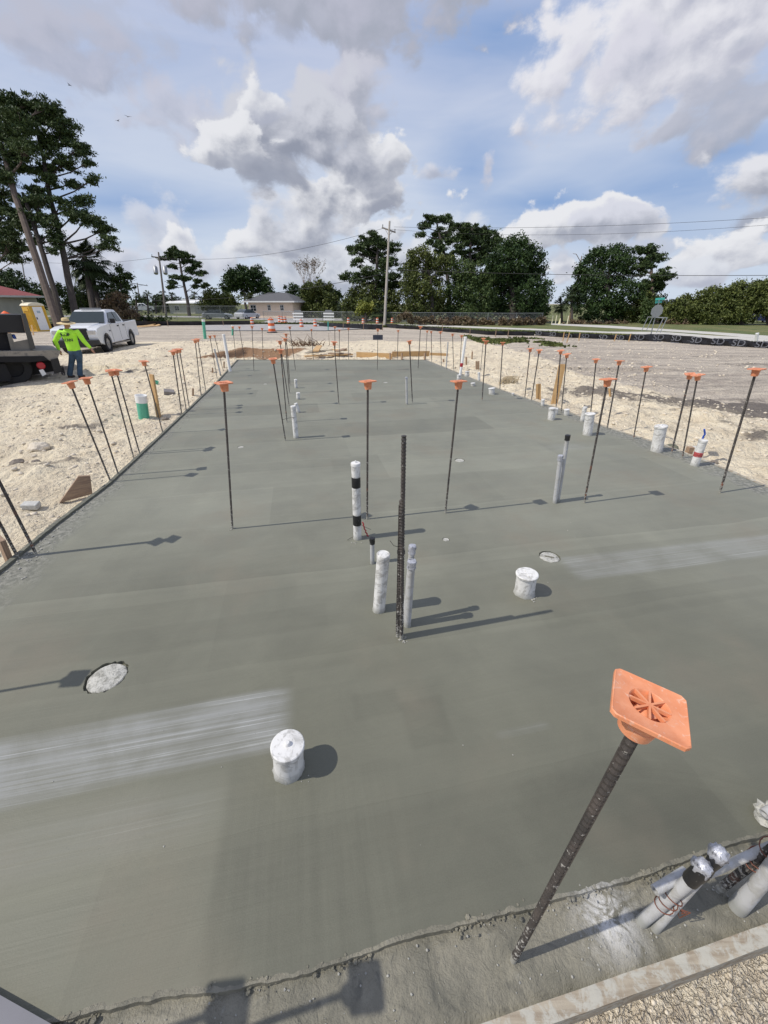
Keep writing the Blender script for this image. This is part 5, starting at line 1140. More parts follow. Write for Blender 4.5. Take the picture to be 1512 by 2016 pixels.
def palm(name, x, y0, y1, t, label, R0=22, n=26, leaf=None, fan=True, droop=.6, group=None, zbase=GZ, tr=.2, xt=None):
    k = t/FPX; b = D(x, y0, t); foot = Vector((b.x, b.y, zbase)); top = D(xt if xt else x, y1, t)-foot; e = empty(name, foot, label=label, cat='palm tree', group=group); m = MB(); m.tube([(0, 0, -.2), top*.5, top], [tr*1.1, tr, tr*.85], 9); m.build('trunk', M_bark if not fan else M_barkd, e)
    m = MB(); rr = random.Random(int(x)+int(y0))
    for i in range(n):
        az = rr.uniform(0, 6.28); el = rr.uniform(-.9, 1.3) if fan else rr.uniform(-.1, 1.1); L = R0*k*rr.uniform(.75, 1.1); d = Vector((math.cos(az)*math.cos(el), math.sin(az)*math.cos(el), math.sin(el))); prev = top
        pp = [top+d*L*f+Vector((0, 0, -droop*L*f*f)) for f in np.linspace(0, 1, 7)]; m.tube(pp, [.03, .028, .024, .02, .016, .012, .006], 4, caps=False)
        side = d.cross(Vector((0, 0, 1))).normalized()
        if fan:
            c = pp[3]; 
            for j in range(15):
                a = -1.5+3.0*j/14; dd = (d*math.cos(a)+side*math.sin(a)).normalized(); l = L*.52*(1-.12*abs(a)); w = side.cross(dd).normalized()*0; u = dd.cross(Vector((0, 0, 1))).normalized()*L*.035; tip = c+dd*l+Vector((0, 0, -.30*l)); md = c+dd*l*.55; m.add([c, md+u, tip, md-u], [(0, 1, 2, 3)])
        else:
            for j in range(1, 7):
                for jj in range(4):
                    f = (j-1+jj/4)/6; c = pp[j-1].lerp(pp[j], jj/4)
                    for s in (-1, 1): dd = (side*s*.8+d*.5+Vector((0, 0, -.35))).normalized(); l = L*.30*(1-.5*f); u = d*L*.018; m.add([c-u, c+dd*l, c+u], [(0, 1, 2)])
    m.build('crown', leaf or L_palm, e); return e
# left pines
tree('pine_tree', [(118, 652), (75, 520), (30, 385), (10, 310), (-12, 240)], [(-5, 255, 36, 26), (38, 282, 30, 22), (68, 300, 28, 20), (85, 205, 24, 14), (-30, 225, 42, 30), (15, 215, 38, 26), (30, 250, 40, 28), (-10, 285, 40, 30), (20, 320, 36, 24), (55, 250, 26, 24), (-40, 330, 40, 30), (10, 355, 30, 18), (-5, 200, 30, 20), (45, 200, 26, 16)], 38, 'tall pine with a pale straight trunk, behind the portable toilet', L_pine, pine=True, dens=2.6, tr=(.36, .16), clump=9, lsize=2.4)
tree('pine_tree', [(150, 640), (128, 510), (100, 395), (85, 310), (70, 235)], [(75, 225, 34, 24), (110, 235, 34, 22), (130, 262, 34, 22), (95, 280, 36, 24), (155, 290, 28, 18), (120, 320, 34, 20), (170, 318, 18, 10), (75, 330, 32, 18), (185, 353, 20, 9), (130, 358, 24, 10), (160, 395, 28, 13), (175, 430, 30, 18), (150, 420, 24, 14), (195, 450, 26, 14), (207, 472, 18, 12), (205, 487, 20, 7), (125, 400, 20, 10), (60, 210, 26, 18)], 40, 'tall pine leaning out with layered boughs, nearest the pickup', L_pine, pine=True, dens=2.3, tr=(.34, .12), clump=8.5, lsize=2.4, bark=M_barkd)
tree('pine_tree', [(130, 655), (85, 500), (58, 415), (45, 380)], [(70, 372, 26, 14), (108, 440, 22, 14), (95, 355, 22, 12), (62, 470, 20, 12), (50, 395, 28, 16), (75, 430, 26, 18), (95, 470, 26, 18), (105, 495, 16, 10), (45, 440, 24, 18), (20, 420, 30, 20), (85, 400, 26, 14)], 39, 'dark slim pine trunk between the two tall pines', L_pine, pine=True, dens=1.9, tr=(.27, .13), clump=8, lsize=2.4, bark=M_barkd)
tree('pine_tree', [(-40, 650), (-60, 520), (-75, 400), (-80, 330)], [(35, 395, 30, 16), (5, 385, 34, 20), (40, 430, 26, 16), (-60, 380, 40, 26), (-20, 410, 40, 26), (15, 450, 32, 22), (30, 480, 28, 20), (0, 490, 40, 24), (-50, 470, 44, 34), (-90, 420, 40, 30), (-70, 320, 44, 30), (-100, 260, 50, 40), (40, 510, 18, 8)], 42, 'dark pine at the left frame edge behind the red-roofed building', L_pine, pine=True, dens=2.2, clump=9, lsize=2.4)
tree('oak_tree', [(20, 640), (15, 590), (10, 560)], [(15, 545, 34, 18), (40, 560, 30, 18), (-20, 550, 40, 26), (60, 575, 26, 22), (85, 590, 22, 20), (0, 580, 40, 20)], 55, 'dark low tree spreading behind the red-roofed building', L_oak)
palm('cabbage_palm', 188, 640, 505, 44, 'big shaggy cabbage palm beside the leaning pine', R0=50, n=60, droop=.75, tr=.3, xt=166)
palm('cabbage_palm', 205, 640, 540, 45, 'lower dark cabbage palm merging into the shaggy one', R0=38, n=46, droop=.8, tr=.26, xt=180)
tree('cedar_tree', [(250, 640), (240, 580), (235, 520)], [(234, 528, 8, 8), (240, 545, 18, 8), (222, 552, 12, 6), (258, 545, 10, 4), (238, 562, 26, 9), (232, 580, 26, 10), (225, 600, 26, 14)], 46, 'small dark cedar with drooping tips right of the cabbage palms', L_pine, dens=1.2, clump=6, tr=(.2, .04), pine=False)
tree('broadleaf_tree', [(170, 640), (160, 600), (155, 575)], [(150, 590, 26, 24), (185, 585, 30, 26), (130, 600, 22, 20), (175, 615, 34, 18), (120, 575, 18, 16)], 48, 'dense green undergrowth tree below the shaggy palm', L_mid)
tree('dry_shrub', [(235, 640), (235, 620)], [(215, 600, 22, 20), (240, 598, 22, 22), (205, 622, 24, 14), (250, 618, 20, 16), (268, 622, 12, 10)], 45, 'reddish brown dry shrub behind the pickup bed', L_brown, cat='shrub', dens=.9)
tree('dry_shrub', [(285, 640), (285, 625)], [(292, 630, 24, 8), (325, 632, 20, 7), (270, 630, 14, 9)], 50, 'low green brush along the left chain link fence', L_mid, cat='shrub', dens=.9)
# lone pine and palms of the left distance
tree('pine_tree', [(371, 612), (366, 575), (357, 535), (352, 505)], [(350, 495, 19, 8), (335, 503, 14, 8), (365, 503, 18, 8), (325, 510, 10, 5), (372, 514, 16, 7), (382, 520, 12, 6), (340, 524, 12, 5), (372, 532, 16, 6), (390, 537, 12, 6), (350, 545, 14, 6), (340, 556, 12, 5), (368, 550, 14, 5), (392, 553, 12, 5), (402, 562, 8, 4), (336, 565, 7, 3), (385, 565, 7, 3)], 75, 'lone flat-topped pine beside the transformer pole', L_pine, pine=True, dens=1.6, lsize=2.2, clump=4.5, tr=(.36, .13), bark=M_barkd)
for i, (x, y1, R0, lab) in enumerate([(268, 583, 13, 'leftmost'), (290, 580, 13, 'second'), (306, 588, 12, 'third'), (338, 582, 13, 'fourth'), (352, 590, 12, 'fifth'), (382, 582, 14, 'sixth'), (396, 590, 11, 'seventh'), (320, 579, 12, 'eighth')]):
    palm('cabbage_palm', x, 612, y1, 88+i*1.5, lab+' small round-headed palm in the far grove behind the white-roofed house' if i < 7 else 'small round-headed palm standing tallest in the far grove', R0=R0, n=26, group='palms of the far grove')
tree('broadleaf_tree', [(300, 614), (300, 600)], [(275, 600, 20, 12), (305, 600, 22, 12), (335, 602, 22, 11), (365, 602, 22, 11), (395, 600, 20, 13), (255, 603, 20, 12), (322, 592, 20, 8)], 100, 'broad dark mass of foliage under the far palm grove', L_mid, lsize=2.4, clump=6)
tree('oak_tree', [(486, 620), (482, 590), (480, 570)], [(455, 545, 20, 14), (480, 545, 24, 18), (505, 545, 20, 16), (520, 560, 14, 12), (450, 565, 16, 14), (485, 565, 26, 16), (528, 574, 10, 9)], 88, 'round dark oak rising behind the pink house, left of it', L_oak, lsize=2.4, clump=6, dens=1.3)
tree('broadleaf_tree', [(425, 618), (425, 600)], [(425, 590, 20, 20), (412, 598, 14, 16), (443, 595, 16, 18), (460, 598, 14, 16), (430, 605, 24, 12)], 80, 'olive green bushy tree left of the pink house', L_olive, lsize=2.4, clump=6, dens=1.2)
tree('broadleaf_tree', [(540, 600), (540, 590)], [(535, 588, 22, 12), (565, 585, 18, 12), (575, 572, 14, 10), (595, 585, 16, 12), (600, 600, 20, 12), (555, 596, 20, 8), (515, 592, 16, 8)], 92, 'dark tree line right behind the pink house roof', L_oak, lsize=2.4, clump=6)
palm('coconut_palm', 496, 624, 590, 66, 'feathery coconut palm in front of the pink house', R0=34, n=16, fan=False, droop=.45, tr=.16, leaf=L_olive, xt=494)
tree('broadleaf_tree', [(626, 630), (625, 600), (622, 580)], [(620, 570, 22, 16), (640, 575, 18, 18), (605, 580, 14, 18), (625, 595, 30, 18), (650, 595, 16, 20), (612, 610, 22, 16), (640, 612, 24, 14)], 66, 'bushy green tree with a bare twiggy top behind it', L_olive, lsize=2.4, clump=6, dens=1.2)
# bare twiggy tree
g = P(612, 630, GZ); tt = 72; m = MB(); foot = Vector((D(612, 630, tt).x, D(612, 630, tt).y, GZ)); k = tt/FPX; rr = random.Random(11)
def br(p, d, L, r, dep):
    q_ = p+d*L; m.tube([p, p.lerp(q_, .5)+Vector((rr.uniform(-.1, .1), 0, 0)), q_], [r, r*.8, r*.6], 4, caps=False)
    if dep:
        for s in range(3): a = rr.uniform(-.55, .55); b = rr.uniform(-.5, .5); br(q_, (d+Vector((a, b, rr.uniform(0, .3)))).normalized(), L*rr.uniform(.6, .8), r*.58, dep-1)
for s in (-.16, .0, .14): br(Vector((0, 0, 0)), Vector((s, 0, 1)).normalized(), 3.3, .07, 4)
e = empty('bare_tree', foot, label='bare twiggy tree top above the bushy green tree', cat='tree'); m.build('trunk', M_stakeold, e); V, F = leaves_np(np.array([v for v in m.v if v[2] > 4.5])[::5]+rng.normal(size=(len([v for v in m.v if v[2] > 4.5][::5]), 3))*.1, .13); me = mesh_np('crown', V, F, L_brown); o = bpy.data.objects.new('crown', me); C.objects.link(o); o.parent = e
tree('cypress_tree', [(662, 630), (662, 600), (662, 575)], [(662, 580, 9, 10), (660, 595, 12, 12), (663, 612, 14, 14)], 68, 'narrow dark cypress-like tree right of the bushy green tree', L_oak, lsize=2.3, clump=5)
# centre group
tree('pine_tree', [(738, 636), (740, 580), (742, 520), (745, 480)], [(735, 468, 22, 12), (720, 482, 24, 14), (750, 478, 24, 14), (770, 490, 18, 12), (700, 495, 16, 10), (735, 500, 34, 16), (765, 515, 22, 14), (705, 515, 14, 10), (680, 545, 18, 7), (700, 548, 20, 9), (730, 540, 28, 16), (775, 545, 24, 20), (690, 490, 8, 5), (750, 560, 34, 18)], 52, 'broad irregular pine behind the leaning power pole', L_pine, pine=True, dens=2.1, clump=7, tr=(.3, .12), bark=M_barkd)
tree('broadleaf_tree', [(715, 636), (715, 600)], [(700, 585, 24, 20), (725, 580, 26, 22), (690, 605, 20, 20), (755, 590, 26, 24), (775, 600, 26, 26), (735, 605, 30, 20), (700, 620, 30, 14), (765, 622, 30, 14)], 53, 'mid green undergrowth tree below the broad pine', L_olive, dens=1.2)
tree('flowering_shrub', [(720, 636), (720, 620)], [(718, 606, 16, 11), (708, 612, 10, 9), (730, 610, 10, 9)], 49, 'bright yellow-green round shrub left of the leaning power pole', L_yel, cat='shrub', dens=1.5)
palm('cabbage_palm', 750, 638, 612, 48.5, 'short palm at the foot of the leaning power pole', R0=24, n=30, tr=.2)
palm('cabbage_palm', 677, 636, 600, 58, 'dark palm left of the bright yellow-green shrub', R0=18, n=28, tr=.2)
tree('pine_tree', [(885, 640), (883, 560), (875, 500), (860, 440)], [(850, 432, 20, 10), (875, 430, 22, 11), (890, 445, 14, 12), (838, 445, 14, 10), (832, 460, 10, 8), (865, 460, 26, 12), (885, 475, 16, 12), (860, 485, 18, 12), (845, 478, 8, 6), (875, 505, 24, 12)], 50, 'airy tall pine topping the big dark tree group on its left', L_pine, pine=True, dens=1.8, clump=6.5, tr=(.3, .1), bark=M_barkd)
tree('pine_tree', [(930, 640), (928, 560), (925, 500), (930, 450)], [(918, 448, 22, 11), (940, 450, 20, 11), (955, 462, 20, 14), (975, 470, 18, 14), (910, 465, 18, 12), (935, 475, 28, 16), (965, 490, 26, 16), (905, 490, 20, 14), (940, 505, 30, 16)], 50, 'second airy pine in the middle of the big dark tree group', L_pine, pine=True, dens=2.2, clump=6.5, tr=(.32, .12), bark=M_barkd)
tree('ficus_tree', [(1010, 640), (1010, 590), (1008, 560)], [(1000, 490, 32, 20), (1025, 490, 26, 20), (1045, 510, 28, 22), (1060, 535, 22, 24), (1000, 520, 40, 30), (1035, 550, 42, 30), (975, 530, 30, 34), (990, 570, 44, 34), (1040, 585, 40, 32), (1065, 580, 18, 24), (1000, 610, 50, 24), (1050, 615, 30, 20), (1072, 605, 12, 20)], 48, 'huge dense dark rounded tree forming the right of the big group', L_oak, dens=1.45, tr=(.5, .3), clump=8)
tree('willow_tree', [(850, 640), (850, 590), (848, 550)], [(812, 510, 20, 16), (835, 505, 24, 16), (808, 535, 16, 22), (840, 540, 34, 28), (820, 570, 26, 28), (850, 585, 34, 26), (815, 600, 22, 26), (845, 615, 34, 18), (870, 520, 24, 18), (800, 560, 12, 20)], 47, 'olive feathery tree at the left of the big dark tree group', L_olive, dens=1.15, clump=7)
tree('broadleaf_tree', [(920, 640), (920, 600)], [(900, 530, 28, 22), (925, 545, 30, 24), (900, 570, 30, 28), (935, 585, 34, 28), (955, 560, 24, 26), (890, 605, 30, 24), (930, 615, 38, 18), (960, 600, 24, 24)], 48, 'mixed green tree filling the middle of the big dark tree group', L_mid, dens=1.25)
tree('dry_shrub', [(900, 640), (900, 630)], [(800, 628, 20, 9), (840, 632, 24, 8), (880, 632, 26, 8), (920, 634, 26, 8), (960, 636, 26, 8), (1000, 636, 26, 9), (1040, 636, 24, 10), (1065, 634, 14, 9)], 43.5, 'long low band of dry brown brush over the fence before the dark trees', L_brown, cat='shrub', dens=.9, clump=5, tr=(.05, .03))
# right group
tree('oak_tree', [(1200, 650), (1200, 600), (1195, 560)], [(1180, 497, 20, 11), (1165, 510, 16, 12), (1215, 492, 24, 10), (1240, 495, 20, 12), (1200, 515, 36, 20), (1160, 535, 26, 18), (1145, 530, 14, 10), (1185, 555, 40, 28), (1230, 535, 34, 28), (1150, 570, 28, 28), (1210, 585, 44, 30), (1170, 610, 40, 24), (1230, 615, 34, 24), (1130, 590, 18, 26)], 50, 'wide dark oak with crown gaps at the left of the right-hand tree group', L_oak, dens=1.15, tr=(.45, .25), clump=7.5)
tree('pine_tree', [(1290, 655), (1287, 600), (1283, 540), (1280, 500)], [(1272, 492, 16, 10), (1288, 497, 16, 12), (1300, 508, 12, 9), (1280, 515, 18, 12), (1268, 530, 18, 14), (1295, 540, 22, 13), (1310, 548, 10, 9), (1285, 560, 26, 15), (1270, 580, 24, 16), (1298, 570, 20, 10)], 48, 'airy taller pine at the right side of the right-hand tree group', L_pine, pine=True, dens=2.0, clump=6.5, tr=(.26, .1), bark=M_bark)
tree('broadleaf_tree', [(1265, 655), (1265, 620)], [(1262, 600, 22, 24), (1245, 620, 22, 18), (1300, 605, 18, 22), (1320, 615, 20, 22), (1290, 625, 30, 14), (1335, 600, 14, 14)], 49, 'brownish green bushy tree behind the octagonal sign back', L_olive, dens=1.1)
tree('flowering_shrub', [(1280, 655), (1280, 640)], [(1276, 600, 12, 9), (1274, 615, 12, 14), (1278, 630, 14, 10)], 46, 'bright green shrub left of the octagonal sign back', L_mid, cat='shrub', dens=1.6, clump=5)
palm('cabbage_palm', 1125, 645, 580, 47, 'slender dark palm between the two right-hand tree groups', R0=26, n=34, tr=.14)
palm('cabbage_palm', 1105, 645, 598, 49, 'shorter palm at the edge of the huge dark tree', R0=20, n=28, tr=.14)
g = D(1118, 645, 58); m = MB(); m.tube([(0, 0, 0), (0, 0, 6.2), (-.1, 0, 8.0)], [.12, .09, .05], 6); m.tube([(0, 0, 7.2), (-.9, 0, 8.2), (-1.4, 0, 8.25)], [.05, .04, .02], 5); m.tube([(0, 0, 6.6), (.5, 0, 7.4)], [.04, .02], 5); m.tube([(0, 0, 6.0), (-.9, 0, 6.5)], [.04, .02], 5)
o = m.build('dead_snag', M_stakeold); o.location = (g.x, g.y, GZ); tag(o, 'dead bare snag poking up between the tree groups', 'dead tree')
for i, (x0, w, t, lab) in enumerate([(1345, 22, 46, 'left'), (1400, 34, 45, 'second'), (1455, 36, 44, 'third'), (1510, 36, 43, 'fourth'), (1580, 50, 43, 'fifth')]):
    yt = [592, 578, 568, 560, 548][i]
    tree('olive_tree', [(x0+4, 655), (x0+2, 625), (x0, 600)], [(x0-w*.5, yt+12, w*.6, 14), (x0+w*.2, yt, w*.6, 14), (x0, yt+22, w*.9, 18), (x0-w*.4, yt+38, w*.7, 16), (x0+w*.5, yt+32, w*.7, 18), (x0+w*.1, yt+50, w*.9, 12 if i > 2 else 20)], t, lab+' olive-brown tree from the left in the far right row', L_olive, dens=1.5, clump=7, tr=(.28, .18), group='olive-brown trees in the far right row')
tree('dry_shrub', [(1180, 650), (1180, 640)], [(1130, 637, 24, 6), (1175, 639, 26, 6), (1220, 641, 26, 7), (1330, 640, 30, 9), (1370, 640, 24, 7)], 46, 'dry tan grass clumps along the foot of the right-hand trees', L_brown, cat='shrub', clump=5, tr=(.05, .03))
# weeds in front of the silt fence
n = 9000; pa, pb2 = P(925, 668, GZ), P(1105, 676, GZ); f = rng.random(n); cx = pa.x+(pb2.x-pa.x)*f; cy = pa.y+(pb2.y-pa.y)*f+rng.normal(size=n)*1.4; kk = fbm(cx*.6, cy*.6, 3, 77) > .08; cx, cy = cx[kk], cy[kk]
V, F = leaves_np(np.stack([cx, cy, gz(cx, cy)+.04], -1), .13, aspect=1.5); me = mesh_np('weeds', V, F, L_olive); o = bpy.data.objects.new('weeds', me); C.objects.link(o); tag(o, 'low green weeds on the dirt before the silt fence', 'weeds', kind='stuff')
n = 16000; gx = rng.uniform(-60, 60, n); f = rng.random(n); xi = gx; fy = np.interp(gx, [p.x for p in sorted(gp, key=lambda p: p.x)], [p.y for p in sorted(gp, key=lambda p: p.x)])
V, F = leaves_np(np.stack([gx, fy+.25+rng.exponential(.25, n), np.full(n, GZ+.12)], -1), .13, aspect=2.5); me = mesh_np('tall_grass', V, F, L_olive); o = bpy.data.objects.new('tall_grass', me); C.objects.link(o); tag(o, 'unmown grass tufts along the back of the silt fences', 'grass', kind='stuff')

# ------------------------------------------------------------------ buildings
M_roofr = simple('red_metal_roof', (.30, .065, .05), .5, .12, 3); M_roofg = simple('grey_shingles', (.10, .10, .105), .9, .2, 6); M_pinkw = simple('pale_pink_wall', (.82, .66, .52), .9, .08, 2); M_creamw = simple('cream_wall', (.50, .49, .43), .9, .1, 2)
M_glass = simple('dark_window_glass', (.018, .022, .028), .12, .1); M_trim = simple('white_trim', (.75, .75, .73), .6, .05); M_redp = simple('red_shutter', (.30, .03, .03), .6, .1)
def house(x, y, t, w, d, h, rh, label, wall, roof, wins, ov=.5, rz=0, gable=False, porch=None):
    b = D(x, y, t); e = empty('house', (b.x, b.y, GZ), (0, 0, rz), label, 'house'); m = MB(); m.box((0, d/2, h/2), (w, d, h)); m.build('wall', wall, e)
    a, q_ = w/2+ov, ov; m = MB(); ins = min(d/2+ov, 3) if not gable else 0
    vs = [(-a, -q_, h), (a, -q_, h), (a, d+q_, h), (-a, d+q_, h), (-a+ins, d/2, h+rh), (a-ins, d/2, h+rh)]
    vs += [(x_, y_, z_-.12) for x_, y_, z_ in vs[:4]]; m.add(vs, [(0, 1, 5, 4), (2, 3, 4, 5), (1, 2, 5), (3, 0, 4), (6, 9, 8, 7)]); m.build('roof', roof, e)
    m = MB(); m.box((0, -q_-.02, h-.06), (2*a, .05, .2)); m.box((-a-.02, d/2, h-.06), (.05, d+2*ov, .2)); m.box((a+.02, d/2, h-.06), (.05, d+2*ov, .2)); m.build('fascia', M_trim, e)
    for (wx, wz, ww, wh, mm) in wins:
        m = MB(); m.box((wx, -.03, wz), (ww+.16, .06, wh+.16)); f = m.build('window', M_trim if mm is M_glass else mm, e); m = MB(); m.box((wx, -.075, wz), (ww, .03, wh)); m.build('pane', mm, f); m = MB(); m.box((wx, -.1, wz), (ww, .02, .05)); m.box((wx, -.1, wz), (.05, .02, wh)); m.build('muntin', M_trim if mm is M_glass else M_creamw, f)
    if porch: m = MB(); m.box(porch[0], porch[1]); m.build('door', M_roofr if False else M_signback, e)
    return e
k65 = 65/FPX
house(535, 627, 65, 8.0, 6, 2.5, 1.3, 'small pale pink house with grey hip roof and white fascia', M_pinkw, M_roofg, [(-3.1, 1.5, .9, .8, M_glass), (-.2, 1.55, .45, .7, M_glass), (2.1, 1.55, .5, .7, M_glass)], ov=.7, rz=-.24)
e = house(360, 617, 92, 6.6, 6, 2.3, .7, 'low cream house with a bright white roof edge beside the lone pine', M_creamw, M_trim, [(-1.2, 1.2, 1.0, .9, M_glass)], ov=.6, gable=True, rz=-.2)
house(-52, 648, 46, 7.0, 6, 3.0, 1.3, 'red-roofed building with red shutters at the left frame edge', M_creamw, M_roofr, [(-.2, 1.7, 1.1, 2.2, M_redp), (1.9, 1.7, .9, 2.2, M_redp), (-2.2, 1.7, 1.1, 2.2, M_redp)], ov=.6, rz=-.25)
house(1052, 636, 62, 3.4, 5, 1.9, .5, 'white-walled shed glimpsed between the right tree groups', M_trim, M_roofg, [(.6, 1.0, .5, .8, M_glass)], ov=.2)
m = MB(); m.lathe([(.7, 0), (.62, .12), (.3, .42), (.05, .6), (.001, .61)], 10); o = m.build('orange_tarp_tent', simple('orange_tarp', (.75, .12, .03), .6, .15)); b = D(23, 648, 33); o.location = (b.x, b.y, GZ+1.05); tag(o, 'bright orange peaked cover showing above the flatbed truck', 'tarp')
m = MB(); m.box((0, 0, -.5), (1.7, 1.2, 1.1)); o2 = m.build('crate', M_stakeold, o)

# portable toilet
b = P(82, 652, GZ); M_ylw = simple('yellow_plastic', (.62, .38, .035), .45, .12, 2, dirt=(.40, .28, .08), dirt_amt=.05, dscale=3); M_cream = simple('cream_plastic_roof', (.70, .64, .48), .5, .08)
e = empty('portable_toilet', b, (0, 0, 1.12), 'yellow portable toilet with white door and domed cream roof', 'portable toilet'); m = MB(); m.box((0, 0, 1.05), (1.15, 1.15, 2.0)); m.box((0, 0, .04), (1.2, 1.25, .14))
for x in (-.56, .56):
    m.box((x, -.585, 1.05), (.10, .05, 1.95))
for y in (-.4, -.2, 0, .2, .4): m.box((-.59, y, 1.0), (.03, .06, 1.6))
for y in (-.4, -.2, 0, .2, .4): m.box((.59, y, 1.0), (.03, .06, 1.6))
m.box((-.60, 0, 1.75), (.04, .8, .25)); m.build('cabin', M_ylw, e); m = MB(); m.box((0.02, -.60, 1.02), (.72, .04, 1.85)); dr = m.build('door', M_plast, e); m = MB(); m.box((-.27, -.64, 1.05), (.06, .05, .16)); m.build('handle', M_black, dr); m = MB(); m.box((.02, -.625, 1.55), (.25, .02, .18)); m.build('door_sticker', simple('pale_blue', (.35, .45, .5), .5), dr)
m = MB(); N = 10; vs = []; fs = []
for i in range(N+1):
    a = math.pi*i/N; 
    for y in (-.66, .66): vs.append((-.64*math.cos(a), y, 2.02+.26*math.sin(a)))
for i in range(N): fs.append((2*i, 2*i+2, 2*i+3, 2*i+1))
fs += [tuple(2*i for i in range(N, -1, -1)), tuple(2*i+1 for i in range(N+1)), (0, 1, 2*N+1, 2*N)]; m.add(vs, fs); m.lathe([(.06, 2.1), (.06, 2.45), (.001, 2.45)], 8, M=Matrix.Translation((-.4, .4, 0))); m.build('roof', M_cream, e, bevel=.02)
plank(P(66, 660, GZ), at_depth_of(P(66, 660, GZ), 62, 640), .09, .04, 'pale leaning board left of the portable toilet', M_stake)

# ------------------------------------------------------------------ vehicles
M_paint = simple('white_car_paint', (.72, .73, .74), .18, .03); M_tyre = simple('tyre_rubber', (.018, .018, .018), .85, .2, 8); M_rim = simple('alloy_rim', (.38, .38, .39), .3, .1, 5, metal=.8); M_chrome = simple('lamp_glass', (.55, .55, .54), .12, .15, 20, metal=.5)
M_glassc = simple('tinted_car_glass', (.025, .035, .035), .06, .1)
def loft(m, secs, smooth=True, close=True):
    n = len(secs[0]); vs = [v for s in secs for v in s]; fs = []
    for i in range(len(secs)-1):
        for k in range(n): a = i*n+k; b = i*n+(k+1) % n; fs.append((a, b, b+n, a+n))
    if close: fs += [tuple(range(n-1, -1, -1)), tuple(range((len(secs)-1)*n, len(secs)*n))]
    m.add(vs, fs, smooth)
def wheel(par, x, y, r, w, s):
    m = MB(); T = Matrix.Translation((x, y, r)) @ Matrix.Rotation(math.pi/2*s, 4, 'X')
    m.lathe([(r*.62, -w/2), (r*.93, -w/2), (r, -w/2+.04), (r, w/2-.04), (r*.93, w/2), (r*.62, w/2), (r*.6, w/2-.03), (r*.6, -w/2+.03), (r*.62, -w/2)], 28, M=T); wt = empty('wheel', (0, 0, 0)); wt.parent = par; m.build('tyre', M_tyre, wt)
    m = MB(); m.lathe([(r*.61, w/2-.03), (r*.58, w/2-.05), (r*.5, w/2-.09), (.001, w/2-.10)], 24, M=T)
    for k in range(5): a = k*2*math.pi/5; m.box((r*.32*math.cos(a), r*.32*math.sin(a), w/2-.05), (r*.62, .09, .05), rot=(0, 0, a), M=T)
    m.lathe([(.09, w/2-.08), (.08, w/2-.01), (.001, w/2)], 12, M=T); m.build('rim', M_rim, wt)
